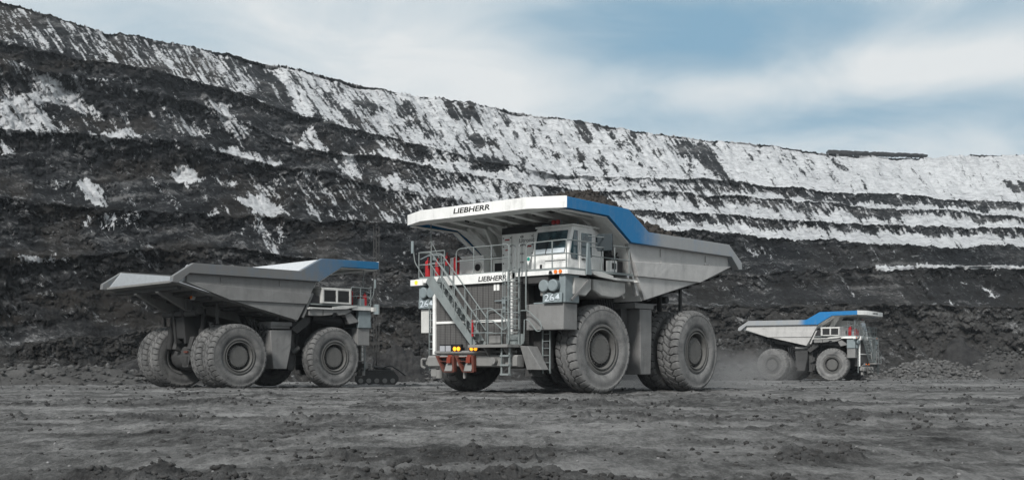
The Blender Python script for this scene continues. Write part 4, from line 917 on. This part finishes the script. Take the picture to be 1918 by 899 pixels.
# wind- and gravity-drawn streaks down the faces
st1 = fbm(sl / 2.8, al / 20.0, 4, 601, 0.6); st2 = fbm(sl / 8.0, al / 55.0, 4, 602, 0.55)
outc = fbm(sl / 13.0 + 5, al / 26.0, 5, 606, 0.65); oc = sstep(0.53, 0.62, outc) * (TK >= 3) * np.interp(UU, [0, 500, 700, 1250, 1450, 1900], [0, .3, .6, .6, .4, .3])
cov = cov * (1 - 0.72 * oc); br = fbm(UU / 5.0, PY / 4.0, 4, 603, 0.65)
br2 = fbm(UU / 2.6, PY / 2.2, 3, 604, 0.6)
st = 0.50 * st1 + 0.32 * st2 + 0.14 * br + 0.14 * br2
st = (st - st.mean()) / st.std() * 0.19 + 0.5
hollow = np.clip(dn / sc / 6.0, -1, 1)        # snow keeps in the hollows, the ribs blow clear
sn = cov * 1.08 - 0.04 + 0.10 * hollow - st
snow = np.clip(0.5 + sn * 2.6, 0, 1)
snow = np.where(cov < 0.015, 0, snow)
# a dark rocky rim along the skyline
rim_c = fbm(UU / 22.0, PY * 0, 4, 620)
snow = np.where((TK == 7) & (TT > 0.975) & (rim_c + 0.18 * (UU < 720) > 0.52), 0, snow)
brown = sstep(0.5, 0.68, fbm(UU / 120.0, PY / 40.0, 4, 640)) * np.interp(UU, [0, 1000, 1300], [1, .6, .35])
strat = fbm(UU / 150.0 - PY / 80.0, (PY + UU * np.where(UU < 700, 0.12, 0.0)) / 7.0, 5, 650, 0.6)

def wallmat():
    m, t, b = newmat('blasted_rock_and_snow', 0.95, 0.1)
    o = t.nodes.new('ShaderNodeTexCoord').outputs['Object']
    def attr(n):
        a = t.nodes.new('ShaderNodeAttribute'); a.attribute_name = n; return a.outputs['Fac']
    n1 = noise(t, o, 0.12, 9, 0.68, 0.4, (1, 1, 2.2)); n2 = noise(t, o, 0.9, 8, 0.72, 0.2, (1, 1, 1.6)); n3 = noise(t, o, 0.03, 5, 0.6); n4 = noise(t, o, 3.2, 5, 0.7)
    f = mathn(t, 'ADD', mathn(t, 'MULTIPLY', n1, 0.4), mathn(t, 'MULTIPLY', n2, 0.42)); f = mathn(t, 'ADD', f, mathn(t, 'MULTIPLY', attr('strata'), 0.28))
    f = mathn(t, 'ADD', f, mathn(t, 'MULTIPLY', n4, 0.20)); n6 = noise(t, o, 0.045, 6, 0.65, 0.8); f = mathn(t, 'ADD', f, mathn(t, 'MULTIPLY', mathn(t, 'SUBTRACT', n6, 0.5), 0.42))
    rock = ramp(t, f, [(0.55, (0.0028, 0.0033, 0.0042)), (0.635, (0.0108, 0.012, 0.0138)), (0.70, (0.029, 0.030, 0.032)), (0.79, (0.13, 0.13, 0.13))])
    rock = mixc(t, mathn(t, 'MULTIPLY', attr('brown'), 0.42), rock, (0.036, 0.029, 0.022))
    rock = mixc(t, mathn(t, 'MULTIPLY', attr('dusty'), n2), rock, (0.075, 0.072, 0.068))
    s = mathn(t, 'ADD', attr('snow'), mathn(t, 'MULTIPLY', mathn(t, 'SUBTRACT', n2, 0.5), 1.2))
    n5 = noise(t, o, 0.28, 8, 0.75, 0.3, (1, 1, 1.3)); s = mathn(t, 'ADD', s, mathn(t, 'MULTIPLY', mathn(t, 'SUBTRACT', n5, 0.5), 2.2))
    s = mathn(t, 'ADD', s, mathn(t, 'MULTIPLY', mathn(t, 'SUBTRACT', n4, 0.5), 0.9))
    mask = ramp(t, s, [(0.20, 0.0), (0.45, 0.30), (0.62, 0.66), (0.92, 1.0)])
    sn_c = ramp(t, mathn(t, 'ADD', mathn(t, 'MULTIPLY_ADD', n5, 0.6, mathn(t, 'MULTIPLY', n2, 0.5)), mathn(t, 'MULTIPLY', n3, 0.3)), [(0.42, (0.19, 0.20, 0.215)), (0.60, (0.40, 0.41, 0.425)), (0.80, (0.62, 0.63, 0.64))])
    t.links.new(mixc(t, mask, rock, sn_c), b.inputs['Base Color'])
    bump(t, b, mathn(t, 'ADD', mathn(t, 'MULTIPLY', n2, 0.6), mathn(t, 'ADD', mathn(t, 'MULTIPLY', n4, 0.25), mathn(t, 'MULTIPLY', n5, 1.2))), 0.8, 1.4); return m
WM = wallmat()
dusty = np.where(TK <= 1, 1.0, 0.0) + np.where(TK == 2, 0.28, 0)
pit = grid_mesh('pit_wall_terrain', np.stack([TX2, TD2, TZ2], -1).reshape(-1, 3), NU, TZ.shape[1], WM, {'snow': snow, 'brown': brown, 'strata': strat, 'dusty': dusty})
pit['kind'] = 'structure'

# ------------------------------------------------------------------ loose rock helpers
def rock_verts(n_sub=1):
    bm = bmesh.new(); bmesh.ops.create_icosphere(bm, subdivisions=n_sub, radius=1.0)
    v = np.array([x.co[:] for x in bm.verts]); f = [tuple(q.index for q in fc.verts) for fc in bm.faces]; bm.free(); return v, np.array(f)
RV, RF = rock_verts(1)
rng = np.random.default_rng(5)
def rocks_mesh(name, P, Sz, mat, flat_=0.6):
    n = len(P); V = np.repeat(RV[None], n, 0) * (1 + rng.uniform(-0.32, 0.32, (n, len(RV), 1)))
    V *= np.stack([rng.uniform(.7, 1.4, n), rng.uniform(.7, 1.3, n), rng.uniform(.45, 1.0, n) * flat_ / 0.6], -1)[:, None, :]
    a = rng.uniform(0, 6.28, n); c, s_ = np.cos(a)[:, None], np.sin(a)[:, None]
    x = V[..., 0] * c - V[..., 1] * s_; y = V[..., 0] * s_ + V[..., 1] * c; V[..., 0] = x; V[..., 1] = y
    V = V * Sz[:, None, None] + P[:, None, :]
    F = (RF[None] + (np.arange(n) * len(RV))[:, None, None]).reshape(-1, 3)
    me = bpy.data.meshes.new(name); me.vertices.add(n * len(RV)); me.vertices.foreach_set('co', V.astype(np.float32).ravel())
    me.loops.add(F.size); me.loops.foreach_set('vertex_index', F.astype(np.int32).ravel()); me.polygons.add(len(F))
    me.polygons.foreach_set('loop_start', np.arange(0, F.size, 3, dtype=np.int32)); me.polygons.foreach_set('loop_total', np.full(len(F), 3, dtype=np.int32))
    me.update(calc_edges=True); me.materials.append(mat)
    o = bpy.data.objects.new(name, me); COL.objects.link(o); return o
def rockmat(name, lo, hi, sc_=1.5):
    m, t, b = newmat(name, 0.95, 0.12)
    o = t.nodes.new('ShaderNodeTexCoord').outputs['Object']; n = noise(t, o, sc_, 6, 0.7); n2 = noise(t, o, sc_ * 9, 4, 0.7)
    t.links.new(ramp(t, mathn(t, 'ADD', mathn(t, 'MULTIPLY', n, 0.7), mathn(t, 'MULTIPLY', n2, 0.3)), [(0.35, lo), (0.7, hi)]), b.inputs['Base Color']); bump(t, b, n2, 0.4, 0.03); return m
# clods and stones strewn over the haul floor, thickest along the churned ridges
Yc = 9.5 * (150 / 9.5) ** rng.uniform(0, 1, 60000); Xc = rng.uniform(-0.62, 0.62, 60000) * Yc
hz, hm = ground_height(Xc, Yc); keep = rng.uniform(0, 1, 60000) < (0.01 + 0.6 * hm ** 1.5)
Xc, Yc, hz = Xc[keep], Yc[keep], hz[keep]; szc = 0.008 + 0.055 * rng.uniform(0, 1, len(Xc)) ** 2.6; szc *= np.interp(Yc, [9, 25, 60, 150], [0.7, 0.9, 1.3, 2.2])
cl_ = rocks_mesh('dirt_clods', np.stack([Xc, Yc, hz + szc * 0.15], -1), szc, rockmat('damp_dark_clods', (0.016, 0.016, 0.016), (0.07, 0.069, 0.068), 3)); cl_['kind'] = 'stuff'
tag(cl_, 'dark damp clods strewn over the churned haul floor', 'dirt clods')
n = 900; Yc = 10 * (140 / 10) ** rng.uniform(0, 1, n); Xc = rng.uniform(-0.6, 0.6, n) * Yc; hz, _ = ground_height(Xc, Yc)
szc = (0.008 + 0.035 * rng.uniform(0, 1, n) ** 5) * np.interp(Yc, [9, 25, 60, 150], [0.5, 0.8, 1.5, 3.0])
cl_ = rocks_mesh('pale_stones', np.stack([Xc, Yc, hz + szc * 0.2], -1), szc, rockmat('pale_stone', (0.11, 0.11, 0.11), (0.30, 0.30, 0.30), 3)); cl_['kind'] = 'stuff'
tag(cl_, 'small pale stones scattered over the dark haul floor', 'stones')

# rubble piles along the foot of the wall
def pile(name, label, cx, cy, lx, ly, h, n, seed, smax, tone):
    r = np.random.default_rng(seed); nx, ny = 90, 46
    gx, gy = np.meshgrid(np.linspace(-1, 1, nx), np.linspace(-1, 1, ny), indexing='ij')
    d = np.sqrt(gx ** 2 + gy ** 2); f = np.clip(1 - d, 0, 1); prof = np.minimum(f * 1.6, 1) * (0.6 + 0.8 * fbm(gx * 2.5 + seed, gy * 2, 4, seed))
    wz = h * prof + 0.5 * (fbm(gx * 14, gy * 9, 4, seed + 3, 0.6, True) - 0.6) * np.clip(f * 5, 0, 1) - 0.35
    wx = cx + gx * lx; wy = cy + gy * ly
    mt = rockmat(name + '_rock', tuple(tone * q for q in (0.035, 0.035, 0.035)), tuple(tone * q for q in (0.12, 0.118, 0.115)), 0.7)
    o = grid_mesh(name, np.stack([wx, wy, zbase(cy) + wz], -1).reshape(-1, 3), nx, ny, mt)
    ii = r.integers(0, nx, n); jj = r.integers(0, ny, n); ok = f[ii, jj] > -0.0; ii, jj = ii[ok], jj[ok]
    sz = 0.06 + smax * r.uniform(0, 1, len(ii)) ** 3
    k = rocks_mesh('loose_rocks', np.stack([wx[ii, jj] + r.normal(0, .2, len(ii)), wy[ii, jj] + r.normal(0, .2, len(ii)), zbase(cy) + np.maximum(wz[ii, jj], -0.1) + sz * 0.3], -1), sz, rockmat(name + '_blocks', tuple(tone * q for q in (0.03, 0.03, 0.03)), tuple(tone * q for q in (0.17, 0.168, 0.165)), 0.5))
    k.parent = o; o['kind'] = 'stuff'; k['kind'] = 'stuff'; tag(o, label, 'rubble pile'); return o
def px2x(u, Y): return (u - 959) / F_PX * Y
pile('rubble_pile', 'long low gravel bank at the foot of the dark wall, far left', px2x(120, 82), 82, 10.5, 6, 1.5, 1500, 61, 0.22, 0.75)
pile('rubble_pile', 'pale rock rubble heap right of the small distant truck', px2x(1740, 143), 143, 7.5, 6, 2.3, 2600, 62, 0.28, 1.0)
pile('rubble_pile', 'dark rubble heap at the right edge below the bench', px2x(1890, 148), 148, 7, 6, 3.4, 900, 63, 0.3, 0.7)
pile('rubble_pile', 'low rubble bank between the loaded truck and the small distant truck', px2x(1370, 136), 139, 5.5, 5, 1.9, 1100, 64, 0.25, 0.7)
pile('rubble_pile', 'low rubble bank behind the empty truck and the drill rig', px2x(790, 104), 106, 8, 5, 1.6, 900, 65, 0.3, 0.8)

def spoil(label, u, Y, zb, lx, ly, h, seed, lean=0.0):
    nx, ny = 110, 50; gx, gy = np.meshgrid(np.linspace(-1, 1, nx), np.linspace(-1, 1, ny), indexing='ij')
    d = np.sqrt((gx - lean * (1 - np.abs(gx))) ** 2 + gy ** 2); f = np.clip(1 - d, 0, 1)
    z = h * f * (0.75 + 0.5 * fbm(gx * 3 + seed, gy * 2, 4, seed)) + 0.8 * (fbm(gx * 13, gy * 6, 4, seed + 2, 0.6, True) - 0.55) * np.clip(f * 4, 0, 1) - 0.6
    o = grid_mesh('spoil_heap', np.stack([px2x(u, Y) + gx * lx, Y + gy * ly, zb + z], -1).reshape(-1, 3), nx, ny, rockmat('dark_spoil_soil', (0.007, 0.007, 0.008), (0.050, 0.049, 0.048), 0.9))
    o['kind'] = 'stuff'; tag(o, label, 'spoil heap'); return o
spoil('smooth dark spoil heap on the bench above the small distant truck', 1400, 180, 9.6, 15, 6, 5.6, 81, 0.1)
spoil('dark spoil heap against the wall behind the empty truck tail', 300, 90, -0.4, 8, 6, 4.2, 82, 0.2)
spoil('dark spoil heap between the empty truck and the loaded truck', 760, 106, -0.4, 6, 6, 4.6, 83, -0.2)
spoil('dark spoil heap under the ledge at the right edge', 1830, 158, -0.6, 10, 7, 6.5, 84, -0.3)
# dark overburden bank on the far rim
kb = MB(); rr_ = random.Random(3); N_ = 46
for i in range(N_):
    u0 = 1552 + i * 4.0; z_ = CAMH + (HOR - np.interp(u0, [1552, 1600, 1720, 1740], [284, 286, 291, 293])) / F_PX * 560
    x = px2x(u0, 560); h = 1.3 if i < 10 else 0.5 + 0.9 * rr_.random(); h *= 1 - 0.7 * i / N_
    kb.obox((x, 560 + rr_.uniform(-1, 1), z_ - h / 2 - 0.1), (1.6, 6, h + 0.5), (0, rr_.uniform(-.15, .15), rr_.uniform(-.3, .3)))
ob = kb.build('spoil_bank', rockmat('dark_spoil', (0.02, 0.021, 0.022), (0.05, 0.05, 0.052), 0.4)); ob['kind'] = 'structure'

# ------------------------------------------------------------------ the trucks
M_YAW, L_YAW, R_YAW = math.radians(229.7), math.radians(44.4), math.radians(-33.7)
tm = build_truck('haul_truck', (4.91, 52.69, 0.0), M_YAW, 'white and grey mining truck numbered 264, loaded with dark rock, facing the camera', steer=-0.09, tyre='tyre_pale', railcfg=(2.9, 4.6), number='264', body='body', lit=True, blue=(0.001, 0.140, 0.335))
tl = build_truck('haul_truck', (-17.7, 64.57, -0.14), L_YAW, 'empty dusty mining truck at the left seen from its rear, double rear tyres showing', steer=0.0, tyre='tyre_dark', railcfg=(3.8, 8.2), body='bodydark', white='offwhite', blue=(0.003, 0.10, 0.22))
tr = build_truck('haul_truck', (31.0, 128.84, -0.46), R_YAW, 'small distant mining truck driving right with a bright blue rail and white canopy lip', steer=0.05, tyre='tyre_pale', railcfg=(3.0, 3.9), body='body', blue=(0.001, 0.140, 0.355))

# heap of blasted rock in the loaded truck
def heap(T):
    nx, ny = 110, 60
    x = np.linspace(-2.4, 8.2, nx); y = np.linspace(-3.84, 3.84, ny)
    gx, gy = np.meshgrid(x, y, indexing='ij')
    crest = np.interp(gx, [-2.4, -1.5, 0.1, 1.8, 3.4, 4.4, 5.4, 6.6, 7.3, 8.2], [6.2, 6.85, 7.2, 7.6, 8.15, 8.3, 8.35, 8.0, 7.45, 7.2])
    edge = np.interp(gx, [-2.4, -1.5, 3.8, 5.3, 7.2, 8.2], [5.7, 6.35, 6.5, 7.3, 7.42, 7.2])
    s = np.where(gy > 1.9, (gy - 1.9) / 1.94, (1.9 - gy) / 4.2); s = np.clip(s, 0, 1); z = edge + (crest - edge) * (1 - s ** 1.3)
    z += 0.32 * (fbm(gx * 1.6, gy * 1.6, 5, 71, 0.6) - 0.5) + 0.16 * (fbm(gx * 5, gy * 5, 3, 72, 0.6, True) - 0.5)
    mt = rockmat('blasted_load_rock', (0.010, 0.009, 0.0085), (0.075, 0.068, 0.062), 3.0)
    o = grid_mesh('rock_load', np.stack([gx, gy, z], -1).reshape(-1, 3), nx, ny, mt)
    ii = rng.integers(0, nx, 4200); jj = rng.integers(0, ny, 4200); sz = 0.03 + 0.13 * rng.uniform(0, 1, 4200) ** 3.5
    k = rocks_mesh('loose_rocks', np.stack([gx[ii, jj], np.clip(gy[ii, jj], -3.7, 3.7), z[ii, jj] + sz * 0.2], -1), sz, mt, 0.8); k.parent = o; k['kind'] = 'stuff'
    o.location = T.location; o.rotation_euler = T.rotation_euler
    tag(o, 'heap of dark brown blasted rock filling the loaded truck body', 'rock load'); return o
heap(tm)

# ------------------------------------------------------------------ tracked drill rig parked behind the empty truck
def drill_rig():
    T = empty('drill_rig', (px2x(705, 80), 80, -0.25), math.radians(8)); tag(T, 'dark tracked drill rig with a tall thin mast behind the empty truck', 'drill rig')
    for y in (-1.1, 1.1):
        tkp = [(-1.5, 0.35), (-1.3, 0.1), (1.25, 0.1), (1.5, 0.35), (1.5, 0.65), (1.25, 0.92), (-1.3, 0.92), (-1.5, 0.65)]
        tk = MB().prism(tkp, 'y', y - 0.25, y + 0.25)
        for k in range(16): tk.box(-1.4 + k * 0.175, -1.32 + k * 0.175, y - 0.3, y + 0.3, 0.92, 0.97)
        tk.build('crawler_track', 'chassis', T, 0.02)
        for k in range(5): MB().cyl((-1.1 + k * 0.55, y - 0.29, 0.36), (-1.1 + k * 0.55, y + 0.29, 0.36), 0.17, n=14).build('track_roller', 'bumper', T)
    MB().box(-1.3, 1.2, -0.95, 0.95, 0.7, 1.1).box(-1.4, -0.4, -0.9, 0.9, 1.1, 1.25).cyl((-0.2, -0.6, 1.3), (1.0, -0.6, 1.15), 0.12).build('machine_deck', 'chassis', T, 0.02)
    MB().tube([(0.4, -1.0, 1.2), (0.9, -1.1, 1.45), (1.5, -1.05, 1.1), (2.0, -0.9, 0.7)], 0.05, 6, 0.2).tube([(-1.0, -1.0, 1.2), (-0.4, -1.2, 1.4), (0.3, -1.1, 1.15)], 0.04, 6, 0.2).build('hydraulic_hose', 'black', T)
    m = MB(); H = 11.2
    for x in (-0.18, 0.18):
        for y in (-0.18, 0.18): m.bar((x, y, 0.4), (x, y, H), 0.05, 0.05)
    k = 0.5; s = 1
    while k < H - 0.5:
        for y in (-0.18, 0.18): m.bar((-0.18 * s, y, k), (0.18 * s, y, k + 0.45), 0.03, 0.03)
        for x in (-0.18, 0.18): m.bar((x, -0.18 * s, k), (x, 0.18 * s, k + 0.45), 0.03, 0.03)
        k += 0.45; s = -s
    mo = m.build('mast', 'chassis', T); MB().cyl((0, 0, 0.5), (0, 0, H - 0.3), 0.06, n=10).build('drill_rod', 'chassis', mo); MB().box(-0.22, 0.22, -0.2, 0.2, 5.0, 5.7).build('rotary_head', 'grey', mo)
drill_rig()

# ------------------------------------------------------------------ pit air: thin cold haze
HZ = MB().box(-700, 760, -30, 700, -3, 330)
hzm = bpy.data.materials.new('thin_air'); hzm.use_nodes = True; ht = hzm.node_tree
for n_ in list(ht.nodes):
    if n_.type != 'OUTPUT_MATERIAL': ht.nodes.remove(n_)
pv = ht.nodes.new('ShaderNodeVolumePrincipled'); pv.inputs['Density'].default_value = 0.00015; pv.inputs['Color'].default_value = (0.80, 0.88, 0.95, 1)
ht.links.new(pv.outputs[0], ht.nodes['Material Output'].inputs['Volume'])
ho = HZ.build('haze', hzm); ho['kind'] = 'stuff'

# pale dust hanging low behind the moving trucks' wheels
def dust(c, size, dens, label, rz):
    m = MB(); m.lathe([(0.02, -1), (0.5, -0.87), (0.87, -0.5), (1, 0), (0.87, 0.5), (0.5, 0.87), (0.02, 1)], 16)
    mt = bpy.data.materials.new('hanging_dust'); mt.use_nodes = True; t = mt.node_tree
    for n_ in list(t.nodes):
        if n_.type != 'OUTPUT_MATERIAL': t.nodes.remove(n_)
    tcn = t.nodes.new('ShaderNodeTexCoord'); ln = t.nodes.new('ShaderNodeVectorMath'); ln.operation = 'LENGTH'; t.links.new(tcn.outputs['Object'], ln.inputs[0])
    fall = mathn(t, 'SUBTRACT', 1.0, ln.outputs['Value'], None, True); nn = noise(t, tcn.outputs['Object'], 1.6, 3, 0.6)
    d_ = mathn(t, 'MULTIPLY', mathn(t, 'MULTIPLY', fall, mathn(t, 'MULTIPLY', mathn(t, 'SUBTRACT', nn, 0.3, None, True), 3.0)), dens)
    v_ = t.nodes.new('ShaderNodeVolumePrincipled'); v_.inputs['Color'].default_value = (0.45, 0.45, 0.45, 1); t.links.new(d_, v_.inputs['Density']); t.links.new(v_.outputs[0], t.nodes['Material Output'].inputs['Volume'])
    o = m.build('dust_cloud', mt); o.location = c; o.scale = size; o.rotation_euler = (0, 0, rz); o['kind'] = 'stuff'; tag(o, label, 'dust')
dust((26.5, 125.0, 0.7), (6.5, 3.4, 3.0), 0.5, 'pale dust trailing behind the rear wheels of the small distant truck', R_YAW)
dust((7.0, 58.0, 0.5), (12.0, 6.0, 2.0), 0.26, 'thin pale dust hanging under and behind the loaded truck', M_YAW)
